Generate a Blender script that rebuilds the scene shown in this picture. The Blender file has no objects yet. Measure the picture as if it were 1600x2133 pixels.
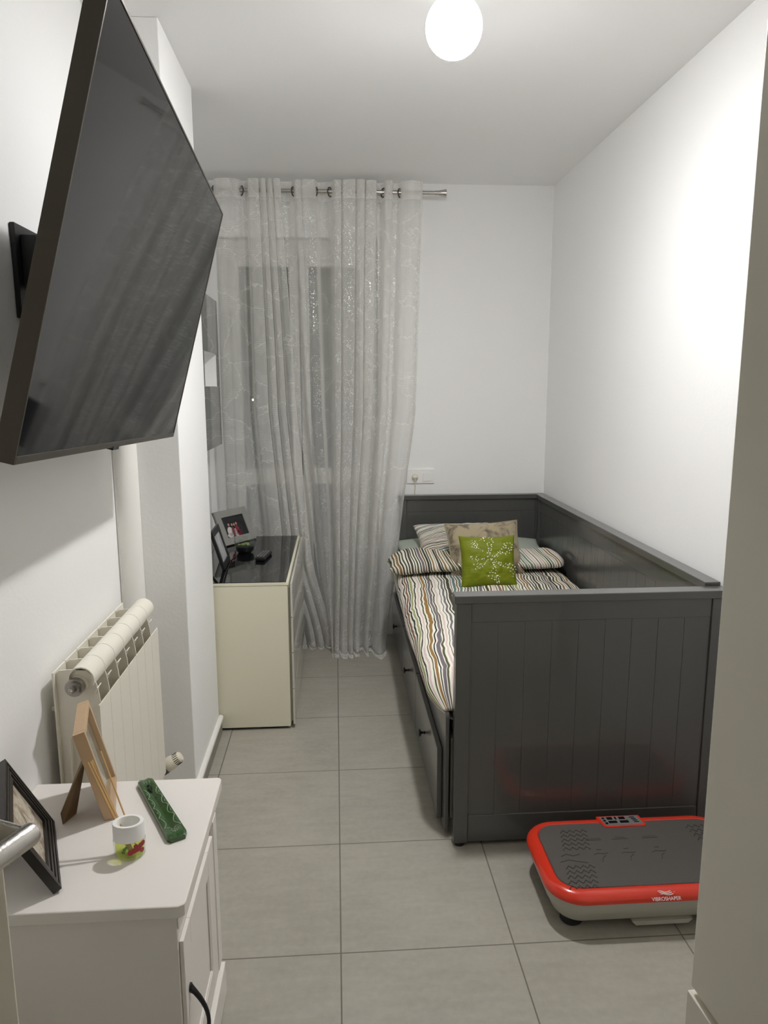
import bpy, bmesh, math, random
from mathutils import Vector, Matrix, noise
random.seed(7)
C = bpy.context.scene.collection
PI = math.pi
W = {}

# ------------------------------------------------------------------ helpers
def lin(c):
    return tuple(((x/255)/12.92 if x/255 <= .04045 else ((x/255+.055)/1.055)**2.4) for x in c)

def setp(o, label=None, cat=None, group=None, kind=None):
    if label: o['label'] = label
    if cat: o['category'] = cat
    if group: o['group'] = group
    if kind: o['kind'] = kind
    return o

def thing(name, loc, label, cat, group=None, kind=None):
    o = bpy.data.objects.new(name, None)
    o.empty_display_size = .05
    C.objects.link(o); o.location = loc
    W[o] = Matrix.Translation(Vector(loc))
    return setp(o, label, cat, group, kind)

class MB:
    def __init__(s): s.v = []; s.f = []; s.m = []; s.uv = None; s.mi = 0
    def add(s, vs, fs):
        k = len(s.v); s.v += [tuple(p) for p in vs]
        for f in fs: s.f.append([i+k for i in f]); s.m.append(s.mi)
        return s
    def box(s, x0, x1, y0, y1, z0, z1):
        return s.add([(x0,y0,z0),(x1,y0,z0),(x1,y1,z0),(x0,y1,z0),(x0,y0,z1),(x1,y0,z1),(x1,y1,z1),(x0,y1,z1)],
                     [(0,3,2,1),(4,5,6,7),(0,1,5,4),(1,2,6,5),(2,3,7,6),(3,0,4,7)])
    def obox(s, M, x0, x1, y0, y1, z0, z1):
        t = MB().box(x0,x1,y0,y1,z0,z1)
        return s.add([M @ Vector(p) for p in t.v], t.f)
    def prism(s, pts, axis, a, b):
        # pts 2D polygon, extruded along axis from a to b
        def mk(p, h):
            if axis == 'x': return (h, p[0], p[1])
            if axis == 'y': return (p[0], h, p[1])
            return (p[0], p[1], h)
        n = len(pts)
        vs = [mk(p, a) for p in pts]+[mk(p, b) for p in pts]
        fs = [tuple(range(n))[::-1], tuple(range(n, 2*n))]+[(i, (i+1) % n, n+(i+1) % n, n+i) for i in range(n)]
        return s.add(vs, fs)
    def tube(s, pts, r, n=10, closed=False, caps=True):
        pts = [Vector(p) for p in pts]; m = len(pts)
        rs = r if isinstance(r, (list, tuple)) else [r]*m
        rings = []; up = None
        for i, p in enumerate(pts):
            a = pts[(i-1) % m] if (closed or i > 0) else p
            b = pts[(i+1) % m] if (closed or i < m-1) else p
            d = (b-a).normalized() if (b-a).length > 1e-9 else Vector((0,0,1))
            if up is None:
                up = Vector((0,0,1)) if abs(d.z) < .9 else Vector((1,0,0))
            u = up-d*up.dot(d)
            if u.length < 1e-6: u = d.orthogonal()
            u.normalize(); up = u; w = d.cross(u)
            rings.append([p+(u*math.cos(2*PI*k/n)+w*math.sin(2*PI*k/n))*rs[i] for k in range(n)])
        vs = [q for R_ in rings for q in R_]; fs = []
        for i in range(m if closed else m-1):
            j = (i+1) % m
            for k in range(n): fs.append((i*n+k, i*n+(k+1) % n, j*n+(k+1) % n, j*n+k))
        if not closed and caps:
            fs.append(tuple(range(n))[::-1]); fs.append(tuple(range((m-1)*n, m*n)))
        return s.add(vs, fs)
    def cyl(s, a, b, r, n=24, r2=None):
        return s.tube([a, b], [r, r if r2 is None else r2], n)
    def lathe(s, prof, cx, cy, n=32, sx=1, sy=1, cap=True):
        vs = []; fs = []; m = len(prof)
        for r, z in prof:
            for k in range(n):
                a = 2*PI*k/n; vs.append((cx+r*sx*math.cos(a), cy+r*sy*math.sin(a), z))
        for i in range(m-1):
            for k in range(n): fs.append((i*n+k, i*n+(k+1) % n, (i+1)*n+(k+1) % n, (i+1)*n+k))
        if cap:
            fs.append(tuple(range(n))[::-1]); fs.append(tuple(range((m-1)*n, m*n)))
        return s.add(vs, fs)
    def loft(s, loops, cap0=True, cap1=True):
        n = len(loops[0]); vs = [p for L in loops for p in L]; fs = []
        for i in range(len(loops)-1):
            for k in range(n): fs.append((i*n+k, i*n+(k+1) % n, (i+1)*n+(k+1) % n, (i+1)*n+k))
        if cap0: fs.append(tuple(range(n))[::-1])
        if cap1: fs.append(tuple(range((len(loops)-1)*n, len(loops)*n)))
        return s.add(vs, fs)
    def sphere(s, c, r, n=16, m=10, sz=1):
        prof = [(max(1e-4, r*math.sin(PI*i/m)), c[2]-r*sz*math.cos(PI*i/m)) for i in range(m+1)]
        return s.lathe(prof, c[0], c[1], n)
    def xf(s, M):
        s.v = [tuple(M @ Vector(p)) for p in s.v]; return s
    def build(s, name, mats, parent=None, smooth=False, bevel=0, seg=2, sub=0, label=None, solid=0, autos=True):
        me = bpy.data.meshes.new(name)
        vs = [Vector(p) for p in s.v]
        lo = Vector((min(p.x for p in vs), min(p.y for p in vs), min(p.z for p in vs)))
        hi = Vector((max(p.x for p in vs), max(p.y for p in vs), max(p.z for p in vs)))
        c = Vector(((lo.x+hi.x)/2, (lo.y+hi.y)/2, lo.z))
        me.from_pydata([p-c for p in vs], [], s.f)
        if not isinstance(mats, (list, tuple)): mats = [mats]
        for mm in mats: me.materials.append(mm)
        for p, i in zip(me.polygons, s.m): p.material_index = i
        if s.uv:
            L = me.uv_layers.new(name='UVMap')
            for lp in me.loops: L.data[lp.index].uv = s.uv[lp.vertex_index]
        bm = bmesh.new(); bm.from_mesh(me)
        if not s.uv: bmesh.ops.recalc_face_normals(bm, faces=bm.faces)
        bm.to_mesh(me); bm.free()
        if smooth:
            for p in me.polygons: p.use_smooth = True
            if autos:
                try: me.set_sharp_from_angle(angle=math.radians(38))
                except Exception: pass
        o = bpy.data.objects.new(name, me); C.objects.link(o)
        o.location = c; W[o] = Matrix.Translation(c)
        if parent:
            o.parent = parent; o.matrix_parent_inverse = W[parent].inverted()
        if solid:
            md = o.modifiers.new('solid', 'SOLIDIFY'); md.thickness = solid; md.offset = 0
        if bevel:
            md = o.modifiers.new('bevel', 'BEVEL'); md.width = bevel; md.segments = seg; md.limit_method = 'ANGLE'
            md.angle_limit = math.radians(40)
            for p in me.polygons: p.use_smooth = True
            try: me.set_sharp_from_angle(angle=math.radians(38))
            except Exception: pass
            md.harden_normals = True
        if sub:
            md = o.modifiers.new('sub', 'SUBSURF'); md.levels = sub; md.render_levels = sub
        if label: o['label'] = label
        return o

def catmull(P, t):
    n = len(P)-1; x = max(0, min(n-1e-6, t*n)); i = int(x); f = x-i
    p = [P[max(0, i-1)], P[i], P[min(n, i+1)], P[min(n, i+2)]]
    return tuple(.5*((2*b)+(-a+c)*f+(2*a-5*b+4*c-d)*f*f+(-a+3*b-3*c+d)*f**3) for a, b, c, d in zip(*p))

def interp(T, x):
    if x <= T[0][0]: return T[0][1]
    for (a, va), (b, vb) in zip(T, T[1:]):
        if x <= b: return va+(vb-va)*(x-a)/(b-a)
    return T[-1][1]

# ------------------------------------------------------------------ materials
def newmat(name):
    m = bpy.data.materials.new(name); m.use_nodes = True
    nt = m.node_tree; b = nt.nodes['Principled BSDF']
    return m, nt, b

def N(nt, t, **kw):
    n = nt.nodes.new(t)
    for k, v in kw.items():
        if k.startswith('i_'):
            key = k[2:]; key = int(key) if key.isdigit() else key.replace('_', ' ')
            n.inputs[key].default_value = v
        else: setattr(n, k, v)
    return n

def math_(nt, op, a, b=None, c=None):
    n = nt.nodes.new('ShaderNodeMath'); n.operation = op
    for i, x in enumerate((a, b, c)):
        if x is None: continue
        if isinstance(x, (int, float)): n.inputs[i].default_value = x
        else: nt.links.new(x, n.inputs[i])
    return n.outputs[0]

def pm(name, col, rough=.5, metal=0, spec=.5, bump=0, bscale=60, var=0, vscale=4, coat=0, trans=0, ior=1.45, emis=0, raw=False, stretch=None, sheen=0):
    m, nt, b = newmat(name)
    c = tuple(col) if raw else lin(col)
    b.inputs['Base Color'].default_value = (*c, 1)
    b.inputs['Roughness'].default_value = rough; b.inputs['Metallic'].default_value = metal
    b.inputs['Specular IOR Level'].default_value = spec; b.inputs['IOR'].default_value = ior
    b.inputs['Coat Weight'].default_value = coat; b.inputs['Transmission Weight'].default_value = trans
    b.inputs['Sheen Weight'].default_value = sheen
    if emis:
        b.inputs['Emission Color'].default_value = (*c, 1); b.inputs['Emission Strength'].default_value = emis
    tc = N(nt, 'ShaderNodeTexCoord'); src = tc.outputs['Object']
    if stretch:
        mp = N(nt, 'ShaderNodeMapping'); mp.inputs['Scale'].default_value = stretch
        nt.links.new(src, mp.inputs['Vector']); src = mp.outputs[0]
    if bump:
        n = N(nt, 'ShaderNodeTexNoise', i_Scale=bscale, i_Detail=5.0); nt.links.new(src, n.inputs['Vector'])
        bp = N(nt, 'ShaderNodeBump', i_Strength=bump, i_Distance=.002)
        nt.links.new(n.outputs['Fac'], bp.inputs['Height']); nt.links.new(bp.outputs[0], b.inputs['Normal'])
    if var:
        n = N(nt, 'ShaderNodeTexNoise', i_Scale=vscale, i_Detail=6.0, i_Roughness=.6); nt.links.new(src, n.inputs['Vector'])
        mx = N(nt, 'ShaderNodeMix', data_type='RGBA')
        nt.links.new(n.outputs['Fac'], mx.inputs[0])
        mx.inputs[6].default_value = (*[x*(1-var) for x in c], 1); mx.inputs[7].default_value = (*[min(1, x*(1+var)) for x in c], 1)
        nt.links.new(mx.outputs[2], b.inputs['Base Color'])
    return m

M_wall = pm('white_wall_paint', (.89,.89,.884), .75, spec=.3, bump=.25, bscale=90, raw=True)
M_ceil = pm('white_ceiling_paint', (.90,.897,.893), .85, spec=.2, bump=.15, bscale=70, raw=True)
M_white = pm('white_lacquer', (.80,.785,.75), .35, bump=.05, bscale=40, raw=True)
M_whitegloss = pm('white_plastic', (.88,.88,.87), .35, raw=True)
M_cabinet = pm('white_painted_wood', (.80,.765,.73), .42, bump=.12, bscale=25, var=.03, raw=True)
M_door = pm('cream_door_lacquer', (.74,.70,.58), .4, bump=.05, raw=True)
M_ward = pm('pale_wardrobe_lacquer', (.90,.87,.77), .33, spec=.5, raw=True)
M_cream = pm('cream_laminate', (.76,.73,.58), .4, bump=.05, raw=True)
M_creamgloss = pm('cream_gloss_front', (.56,.54,.47), .08, spec=.6, coat=.3, raw=True)
M_bed = pm('grey_painted_wood', (.080,.080,.078), .28, spec=.6, coat=.5, bump=.25, bscale=30, var=.05, raw=True, stretch=(1,1,.25))
M_black = pm('black_plastic', (.012,.012,.013), .45, raw=True)
M_blackwood = pm('dark_stained_wood', (.022,.019,.017), .4, bump=.3, bscale=30, raw=True)
M_blackglass = pm('black_glass', (.004,.004,.005), .03, spec=.7, raw=True)
M_screen = pm('television_screen_glass', (.005,.005,.007), .045, spec=.36, raw=True)
M_bezel = pm('dark_brushed_metal', (.10,.088,.076), .32, metal=.6, raw=True, bump=.1, bscale=200)
M_steel = pm('brushed_steel', (.55,.53,.50), .25, metal=1, raw=True, bump=.15, bscale=300)
M_nickel = pm('tarnished_nickel', (.42,.40,.37), .3, metal=1, raw=True, var=.3, vscale=40)
M_darknickel = pm('dark_nickel', (.12,.115,.11), .35, metal=1, raw=True)
M_rad = pm('cream_radiator_enamel', (.80,.77,.68), .3, raw=True)
M_radhead = pm('aged_cream_plastic', (.74,.70,.58), .45, var=.06, vscale=60, raw=True)
M_wood = pm('light_pine_wood', (.52,.36,.22), .5, var=.14, vscale=14, bump=.1, bscale=60, raw=True, stretch=(1,1,.15))
M_strut = pm('brown_hardboard', (.17,.105,.05), .6, bump=.4, bscale=150, raw=True)
M_reed = pm('rattan_reed', (.62,.40,.17), .6, raw=True)
M_red = pm('red_gloss_plastic', (.62,.035,.015), .22, coat=.3, raw=True)
M_lightgrey = pm('pale_grey_plastic', (.40,.39,.34), .4, raw=True)
M_mat = pm('dark_grey_rubber', (.082,.074,.067), .55, bump=.5, bscale=350, raw=True)
M_matline = pm('embossed_rubber', (.045,.04,.036), .6, raw=True)
M_silver = pm('silver_plastic', (.35,.35,.35), .3, metal=.6, raw=True)
M_logo = pm('white_print', (.8,.78,.76), .5, raw=True)
M_tilegrey = pm('grey_skirting_tile', (.26,.245,.21), .45, var=.08, vscale=8, raw=True)
M_greyframe = pm('grey_painted_frame', (.27,.27,.25), .5, bump=.1, raw=True)
M_sage = pm('sage_green_cotton', (.42,.47,.40), .9, bump=.3, bscale=120, raw=True, sheen=.2)
M_soil = pm('dark_pebbles', (.012,.014,.016), .4, bump=.6, bscale=80, raw=True)
M_leaf = pm('succulent_leaf', (.30,.36,.14), .5, raw=True)
M_greenglaze = pm('green_glazed_stone', (.022,.075,.014), .2, var=.5, vscale=22, raw=True, coat=.4)
M_carve = pm('pale_carved_line', (.28,.36,.25), .5, raw=True)
M_char = pm('incense_soot', (.01,.01,.008), .7, raw=True)
def bulb_material():
    m, nt, b = newmat('lit_opal_bulb')
    tc = N(nt, 'ShaderNodeTexCoord'); sp = N(nt, 'ShaderNodeSeparateXYZ'); nt.links.new(tc.outputs['Object'], sp.inputs[0])
    t = math_(nt, 'SUBTRACT', 1.0, math_(nt, 'DIVIDE', sp.outputs[2], .154))
    e = math_(nt, 'ADD', math_(nt, 'MULTIPLY', math_(nt, 'POWER', math_(nt, 'MAXIMUM', t, 0.0), 10.0), 1300.0), 3.0)
    b.inputs['Base Color'].default_value = (.9,.9,.9,1)
    b.inputs['Emission Color'].default_value = (1,.988,.980,1); nt.links.new(e, b.inputs['Emission Strength'])
    return m
M_bulb = bulb_material()
M_glass = pm('clear_glass', (.95,.97,.96), .02, trans=1, ior=1.45, raw=True)
def thin_glass(name, tint=(.96,.98,.97), rough=.01):
    m = bpy.data.materials.new(name); m.use_nodes = True; nt = m.node_tree; nt.nodes.clear()
    out = N(nt, 'ShaderNodeOutputMaterial'); tr = N(nt, 'ShaderNodeBsdfTransparent'); tr.inputs[0].default_value = (*tint, 1)
    gl = N(nt, 'ShaderNodeBsdfGlossy'); gl.inputs['Roughness'].default_value = rough; lw = N(nt, 'ShaderNodeLayerWeight', i_Blend=.5); fr = math_(nt, 'ADD', math_(nt, 'MULTIPLY', math_(nt, 'POWER', lw.outputs['Facing'], 5.0), .94), .045)
    mx = N(nt, 'ShaderNodeMixShader'); nt.links.new(fr, mx.inputs[0]); nt.links.new(tr.outputs[0], mx.inputs[1]); nt.links.new(gl.outputs[0], mx.inputs[2]); nt.links.new(mx.outputs[0], out.inputs['Surface'])
    return m
M_pane = thin_glass('window_glass')
M_thin = thin_glass('thin_clear_glass')
M_liquid = thin_glass('pale_yellow_oil', (.88,.90,.42))
M_alu = pm('white_window_frame', (.72,.72,.69), .4, raw=True)
M_mirror = pm('grey_mirror', (.50,.505,.49), .03, metal=1, raw=True)
M_sequin = pm('silver_sequin', (.95,.95,.85), .38, metal=.45, raw=True)
M_piping = pm('olive_piping_cord', (.30,.25,.16), .8, bump=.4, bscale=300, raw=True)

# floor tiles
def floor_material():
    m, nt, b = newmat('grey_porcelain_floor_tiles')
    g = N(nt, 'ShaderNodeNewGeometry'); sp = N(nt, 'ShaderNodeSeparateXYZ'); nt.links.new(g.outputs['Position'], sp.inputs[0])
    def axis(o, off):
        t = math_(nt, 'DIVIDE', math_(nt, 'SUBTRACT', o, off), .45)
        f = math_(nt, 'FRACT', t); d = math_(nt, 'ABSOLUTE', math_(nt, 'SUBTRACT', f, .5))
        return math_(nt, 'FLOOR', t), d
    ix, dx = axis(sp.outputs[0], -.0048-45); iy, dy = axis(sp.outputs[1], 1.6305-45)
    mx = math_(nt, 'MAXIMUM', dx, dy)
    gr = N(nt, 'ShaderNodeMapRange'); nt.links.new(mx, gr.inputs[0]); gr.inputs[1].default_value = .4950; gr.inputs[2].default_value = .4968
    cmb = N(nt, 'ShaderNodeCombineXYZ'); nt.links.new(ix, cmb.inputs[0]); nt.links.new(iy, cmb.inputs[1])
    wn = N(nt, 'ShaderNodeTexWhiteNoise'); nt.links.new(cmb.outputs[0], wn.inputs['Vector'])
    n1 = N(nt, 'ShaderNodeTexNoise', i_Scale=3.2, i_Detail=8.0, i_Roughness=.62); nt.links.new(g.outputs['Position'], n1.inputs['Vector'])
    mp = N(nt, 'ShaderNodeMapping'); mp.inputs['Scale'].default_value = (3, 12, 1); nt.links.new(g.outputs['Position'], mp.inputs['Vector'])
    n2 = N(nt, 'ShaderNodeTexNoise', i_Scale=2.5, i_Detail=6.0); nt.links.new(mp.outputs[0], n2.inputs['Vector'])
    n3 = N(nt, 'ShaderNodeTexNoise', i_Scale=55.0, i_Detail=6.0); nt.links.new(g.outputs['Position'], n3.inputs['Vector'])
    s = math_(nt, 'ADD', math_(nt, 'MULTIPLY', n1.outputs['Fac'], .4), math_(nt, 'MULTIPLY', n2.outputs['Fac'], .3))
    s = math_(nt, 'ADD', s, math_(nt, 'MULTIPLY', n3.outputs['Fac'], .25))
    s = math_(nt, 'ADD', s, math_(nt, 'MULTIPLY', wn.outputs['Value'], .05))
    cr = N(nt, 'ShaderNodeValToRGB'); nt.links.new(s, cr.inputs[0])
    cr.color_ramp.elements[0].position = .30; cr.color_ramp.elements[0].color = (.300,.282,.240,1)
    cr.color_ramp.elements[1].position = .70; cr.color_ramp.elements[1].color = (.425,.404,.348,1)
    mix = N(nt, 'ShaderNodeMix', data_type='RGBA'); nt.links.new(gr.outputs[0], mix.inputs[0]); nt.links.new(cr.outputs[0], mix.inputs[6])
    mix.inputs[7].default_value = (.15,.14,.115,1)
    nt.links.new(mix.outputs[2], b.inputs['Base Color'])
    b.inputs['Roughness'].default_value = .42; b.inputs['Specular IOR Level'].default_value = .4
    h = math_(nt, 'SUBTRACT', math_(nt, 'MULTIPLY', n3.outputs['Fac'], .15), gr.outputs[0])
    bp = N(nt, 'ShaderNodeBump', i_Strength=.35, i_Distance=.0015); nt.links.new(h, bp.inputs['Height']); nt.links.new(bp.outputs[0], b.inputs['Normal'])
    return m
M_floor = floor_material()

# striped bed linen (uv in metres, stripes run along v)
def stripes_material(name, pitch=.0275):
    m, nt, b = newmat(name)
    uv = N(nt, 'ShaderNodeUVMap'); sp = N(nt, 'ShaderNodeSeparateXYZ'); nt.links.new(uv.outputs[0], sp.inputs[0])
    mp = N(nt, 'ShaderNodeMapping'); mp.inputs['Scale'].default_value = (1.5, 3.2, 1); nt.links.new(uv.outputs[0], mp.inputs['Vector'])
    n1 = N(nt, 'ShaderNodeTexNoise', i_Scale=1.0, i_Detail=3.0); nt.links.new(mp.outputs[0], n1.inputs['Vector'])
    mp2 = N(nt, 'ShaderNodeMapping'); mp2.inputs['Scale'].default_value = (10, 9, 1); nt.links.new(uv.outputs[0], mp2.inputs['Vector'])
    n2 = N(nt, 'ShaderNodeTexNoise', i_Scale=1.0, i_Detail=2.0); nt.links.new(mp2.outputs[0], n2.inputs['Vector'])
    u = math_(nt, 'ADD', sp.outputs[0], math_(nt, 'MULTIPLY', n1.outputs['Fac'], .060))
    u = math_(nt, 'ADD', u, math_(nt, 'MULTIPLY', n2.outputs['Fac'], .009))
    def layer(off, pal, wmin, wmax, seed):
        c = math_(nt, 'ADD', math_(nt, 'DIVIDE', u, pitch), off+40)
        i = math_(nt, 'FLOOR', c); f = math_(nt, 'FRACT', c)
        w1 = N(nt, 'ShaderNodeTexWhiteNoise', noise_dimensions='1D'); nt.links.new(math_(nt, 'ADD', i, seed), w1.inputs['W'])
        w2 = N(nt, 'ShaderNodeTexWhiteNoise', noise_dimensions='1D'); nt.links.new(math_(nt, 'ADD', i, seed+77.3), w2.inputs['W'])
        cv = N(nt, 'ShaderNodeCombineXYZ'); nt.links.new(math_(nt, 'MULTIPLY', i, 3.7), cv.inputs[0]); nt.links.new(math_(nt, 'MULTIPLY', sp.outputs[1], 7), cv.inputs[1])
        n = N(nt, 'ShaderNodeTexNoise', i_Scale=1.0, i_Detail=1.0); nt.links.new(cv.outputs[0], n.inputs['Vector'])
        fc = math_(nt, 'ADD', math_(nt, 'SUBTRACT', f, .5), math_(nt, 'MULTIPLY', math_(nt, 'SUBTRACT', n.outputs['Fac'], .5), .55))
        d = math_(nt, 'ABSOLUTE', fc)
        wd = math_(nt, 'ADD', math_(nt, 'MULTIPLY', w2.outputs['Value'], wmax-wmin), wmin)
        mr = N(nt, 'ShaderNodeMapRange'); nt.links.new(math_(nt, 'SUBTRACT', wd, d), mr.inputs[0]); mr.inputs[1].default_value = -.03; mr.inputs[2].default_value = .03
        cr = N(nt, 'ShaderNodeValToRGB'); cr.color_ramp.interpolation = 'CONSTANT'; nt.links.new(w1.outputs['Value'], cr.inputs[0])
        e = cr.color_ramp.elements
        while len(e) < len(pal): e.new(1)
        for k, p in enumerate(pal): e[k].position = k/len(pal); e[k].color = (*lin(p), 1)
        return mr.outputs[0], cr.outputs[0]
    m1, c1 = layer(0, [(84,82,58),(150,118,72),(104,126,124),(160,164,116),(118,112,118),(62,64,50),(216,196,190),(100,100,70),(116,136,118),(78,74,64),(140,104,84),(88,92,66)], .11, .23, 0)
    m2, c2 = layer(.5, [(48,52,42),(92,90,68),(56,64,58),(112,88,60),(66,64,52)], .05, .13, 13)
    base = lin((236,233,222))
    a = N(nt, 'ShaderNodeMix', data_type='RGBA'); a.inputs[6].default_value = (*base, 1); nt.links.new(m1, a.inputs[0]); nt.links.new(c1, a.inputs[7])
    d = N(nt, 'ShaderNodeMix', data_type='RGBA'); nt.links.new(a.outputs[2], d.inputs[6]); nt.links.new(m2, d.inputs[0]); nt.links.new(c2, d.inputs[7])
    nt.links.new(d.outputs[2], b.inputs['Base Color']); b.inputs['Roughness'].default_value = .9; b.inputs['Specular IOR Level'].default_value = .15
    n = N(nt, 'ShaderNodeTexNoise', i_Scale=26.0, i_Detail=4.0); nt.links.new(uv.outputs[0], n.inputs['Vector'])
    bp = N(nt, 'ShaderNodeBump', i_Strength=.4, i_Distance=.006); nt.links.new(n.outputs['Fac'], bp.inputs['Height']); nt.links.new(bp.outputs[0], b.inputs['Normal'])
    return m
M_stripe = stripes_material('striped_cotton_duvet_cover')
M_stripe2 = stripes_material('striped_cotton_pillowcase', .0200)

# sheer curtain (uv in metres of cloth; v = height)
def sheer_material(name, glitter):
    m = bpy.data.materials.new(name); m.use_nodes = True; nt = m.node_tree; nt.nodes.clear()
    out = N(nt, 'ShaderNodeOutputMaterial'); uv = N(nt, 'ShaderNodeUVMap'); sp = N(nt, 'ShaderNodeSeparateXYZ'); nt.links.new(uv.outputs[0], sp.inputs[0])
    nz = N(nt, 'ShaderNodeTexNoise', i_Scale=16.0, i_Detail=6.0, i_Roughness=.65); nt.links.new(uv.outputs[0], nz.inputs['Vector'])
    wob = N(nt, 'ShaderNodeVectorMath', operation='SCALE'); nt.links.new(nz.outputs['Color'], wob.inputs[0]); wob.inputs['Scale'].default_value = .085
    ad = N(nt, 'ShaderNodeVectorMath', operation='ADD'); nt.links.new(uv.outputs[0], ad.inputs[0]); nt.links.new(wob.outputs[0], ad.inputs[1])
    vo = N(nt, 'ShaderNodeTexVoronoi', feature='DISTANCE_TO_EDGE', i_Scale=5.6); nt.links.new(ad.outputs[0], vo.inputs['Vector'])
    ln = N(nt, 'ShaderNodeMapRange'); nt.links.new(vo.outputs['Distance'], ln.inputs[0]); ln.inputs[1].default_value = .011; ln.inputs[2].default_value = .004
    # horizontal hatch stitched inside part of every petal
    st = math_(nt, 'FRACT', math_(nt, 'ADD', math_(nt, 'MULTIPLY', sp.outputs[1], 110), math_(nt, 'MULTIPLY', nz.outputs['Fac'], 3.0)))
    stl = math_(nt, 'LESS_THAN', st, .28)
    band = math_(nt, 'LESS_THAN', vo.outputs['Distance'], .17)
    vc = N(nt, 'ShaderNodeTexVoronoi', feature='F1', i_Scale=5.6); nt.links.new(ad.outputs[0], vc.inputs['Vector'])
    sc = N(nt, 'ShaderNodeSeparateColor'); nt.links.new(vc.outputs['Color'], sc.inputs[0])
    sel = math_(nt, 'GREATER_THAN', sc.outputs[0], .35)
    hat = math_(nt, 'MULTIPLY', math_(nt, 'MULTIPLY', stl, band), math_(nt, 'MULTIPLY', sel, .35))
    pat = math_(nt, 'MAXIMUM', math_(nt, 'MULTIPLY', ln.outputs[0], .8), hat)
    # vertical woven bands
    vb = N(nt, 'ShaderNodeTexNoise', noise_dimensions='1D', i_Scale=16.0, i_Detail=2.0); nt.links.new(sp.outputs[0], vb.inputs['W'])
    a = math_(nt, 'ADD', math_(nt, 'MULTIPLY', pat, .22 if glitter else .36), math_(nt, 'ADD', math_(nt, 'MULTIPLY', vb.outputs['Fac'], .22), .205 if glitter else .18))
    hem = math_(nt, 'GREATER_THAN', sp.outputs[1], 2.385)
    a = math_(nt, 'ADD', a, math_(nt, 'MULTIPLY', hem, .28))
    dots = None
    if glitter:
        mp = N(nt, 'ShaderNodeMapping'); mp.inputs['Scale'].default_value = (1, 1, 1); nt.links.new(uv.outputs[0], mp.inputs['Vector'])
        vd = N(nt, 'ShaderNodeTexVoronoi', feature='F1', i_Scale=130.0); nt.links.new(mp.outputs[0], vd.inputs['Vector'])
        zone = N(nt, 'ShaderNodeTexNoise', i_Scale=9.0, i_Detail=2.0); nt.links.new(uv.outputs[0], zone.inputs['Vector'])
        strip = math_(nt, 'LESS_THAN', math_(nt, 'ABSOLUTE', math_(nt, 'SUBTRACT', math_(nt, 'FRACT', math_(nt, 'MULTIPLY', sp.outputs[0], 4.6)), .5)), .17)
        dz = math_(nt, 'MULTIPLY', strip, math_(nt, 'GREATER_THAN', zone.outputs['Fac'], .47))
        sc2 = N(nt, 'ShaderNodeSeparateColor'); nt.links.new(vd.outputs['Color'], sc2.inputs[0])
        dots = math_(nt, 'MULTIPLY', math_(nt, 'MULTIPLY', math_(nt, 'LESS_THAN', vd.outputs['Distance'], .36), dz), math_(nt, 'GREATER_THAN', sc2.outputs[1], .62))
        a = math_(nt, 'ADD', a, math_(nt, 'MULTIPLY', dots, .5))
    lw = N(nt, 'ShaderNodeLayerWeight', i_Blend=.5); cosv = math_(nt, 'MAXIMUM', math_(nt, 'SUBTRACT', 1.0, lw.outputs['Facing']), .16)
    a = math_(nt, 'SUBTRACT', 1.0, math_(nt, 'POWER', math_(nt, 'SUBTRACT', 1.0, math_(nt, 'MINIMUM', a, .97)), math_(nt, 'DIVIDE', 1.0, cosv)))
    df = N(nt, 'ShaderNodeBsdfDiffuse'); df.inputs['Color'].default_value = (.93,.925,.905,1)
    tl = N(nt, 'ShaderNodeBsdfTranslucent'); tl.inputs['Color'].default_value = (.85,.845,.82,1)
    mx = N(nt, 'ShaderNodeMixShader'); mx.inputs[0].default_value = .34; nt.links.new(df.outputs[0], mx.inputs[1]); nt.links.new(tl.outputs[0], mx.inputs[2])
    top = mx.outputs[0]
    if dots is not None:
        gl = N(nt, 'ShaderNodeBsdfGlossy'); gl.inputs['Roughness'].default_value = .35; gl.inputs['Color'].default_value = (1,1,1,1)
        m3 = N(nt, 'ShaderNodeMixShader'); nt.links.new(math_(nt, 'MULTIPLY', dots, .7), m3.inputs[0]); nt.links.new(top, m3.inputs[1]); nt.links.new(gl.outputs[0], m3.inputs[2]); top = m3.outputs[0]
    tr = N(nt, 'ShaderNodeBsdfTransparent'); m2 = N(nt, 'ShaderNodeMixShader')
    nt.links.new(a, m2.inputs[0]); nt.links.new(tr.outputs[0], m2.inputs[1]); nt.links.new(top, m2.inputs[2]); nt.links.new(m2.outputs[0], out.inputs['Surface'])
    return m
M_sheer1 = sheer_material('embroidered_sheer_voile', False)
M_sheer2 = sheer_material('glittering_sheer_voile', True)

def beige_material():
    m, nt, b = newmat('taupe_leaf_print_velvet')
    uv = N(nt, 'ShaderNodeUVMap')
    n = N(nt, 'ShaderNodeTexNoise', i_Scale=12.0, i_Detail=5.0, i_Distortion=1.2); nt.links.new(uv.outputs[0], n.inputs['Vector'])
    n2 = N(nt, 'ShaderNodeTexVoronoi', i_Scale=220.0); nt.links.new(uv.outputs[0], n2.inputs['Vector'])
    mr = N(nt, 'ShaderNodeMapRange'); nt.links.new(n.outputs['Fac'], mr.inputs[0]); mr.inputs[1].default_value = .47; mr.inputs[2].default_value = .60
    sp = math_(nt, 'MULTIPLY', mr.outputs[0], math_(nt, 'ADD', math_(nt, 'MULTIPLY', math_(nt, 'GREATER_THAN', n2.outputs['Distance'], .42), .5), .5))
    mx = N(nt, 'ShaderNodeMix', data_type='RGBA'); nt.links.new(sp, mx.inputs[0]); mx.inputs[6].default_value = (.36,.30,.19,1); mx.inputs[7].default_value = (.10,.078,.055,1)
    nt.links.new(mx.outputs[2], b.inputs['Base Color']); b.inputs['Roughness'].default_value = .8; b.inputs['Sheen Weight'].default_value = .3
    return m
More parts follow.
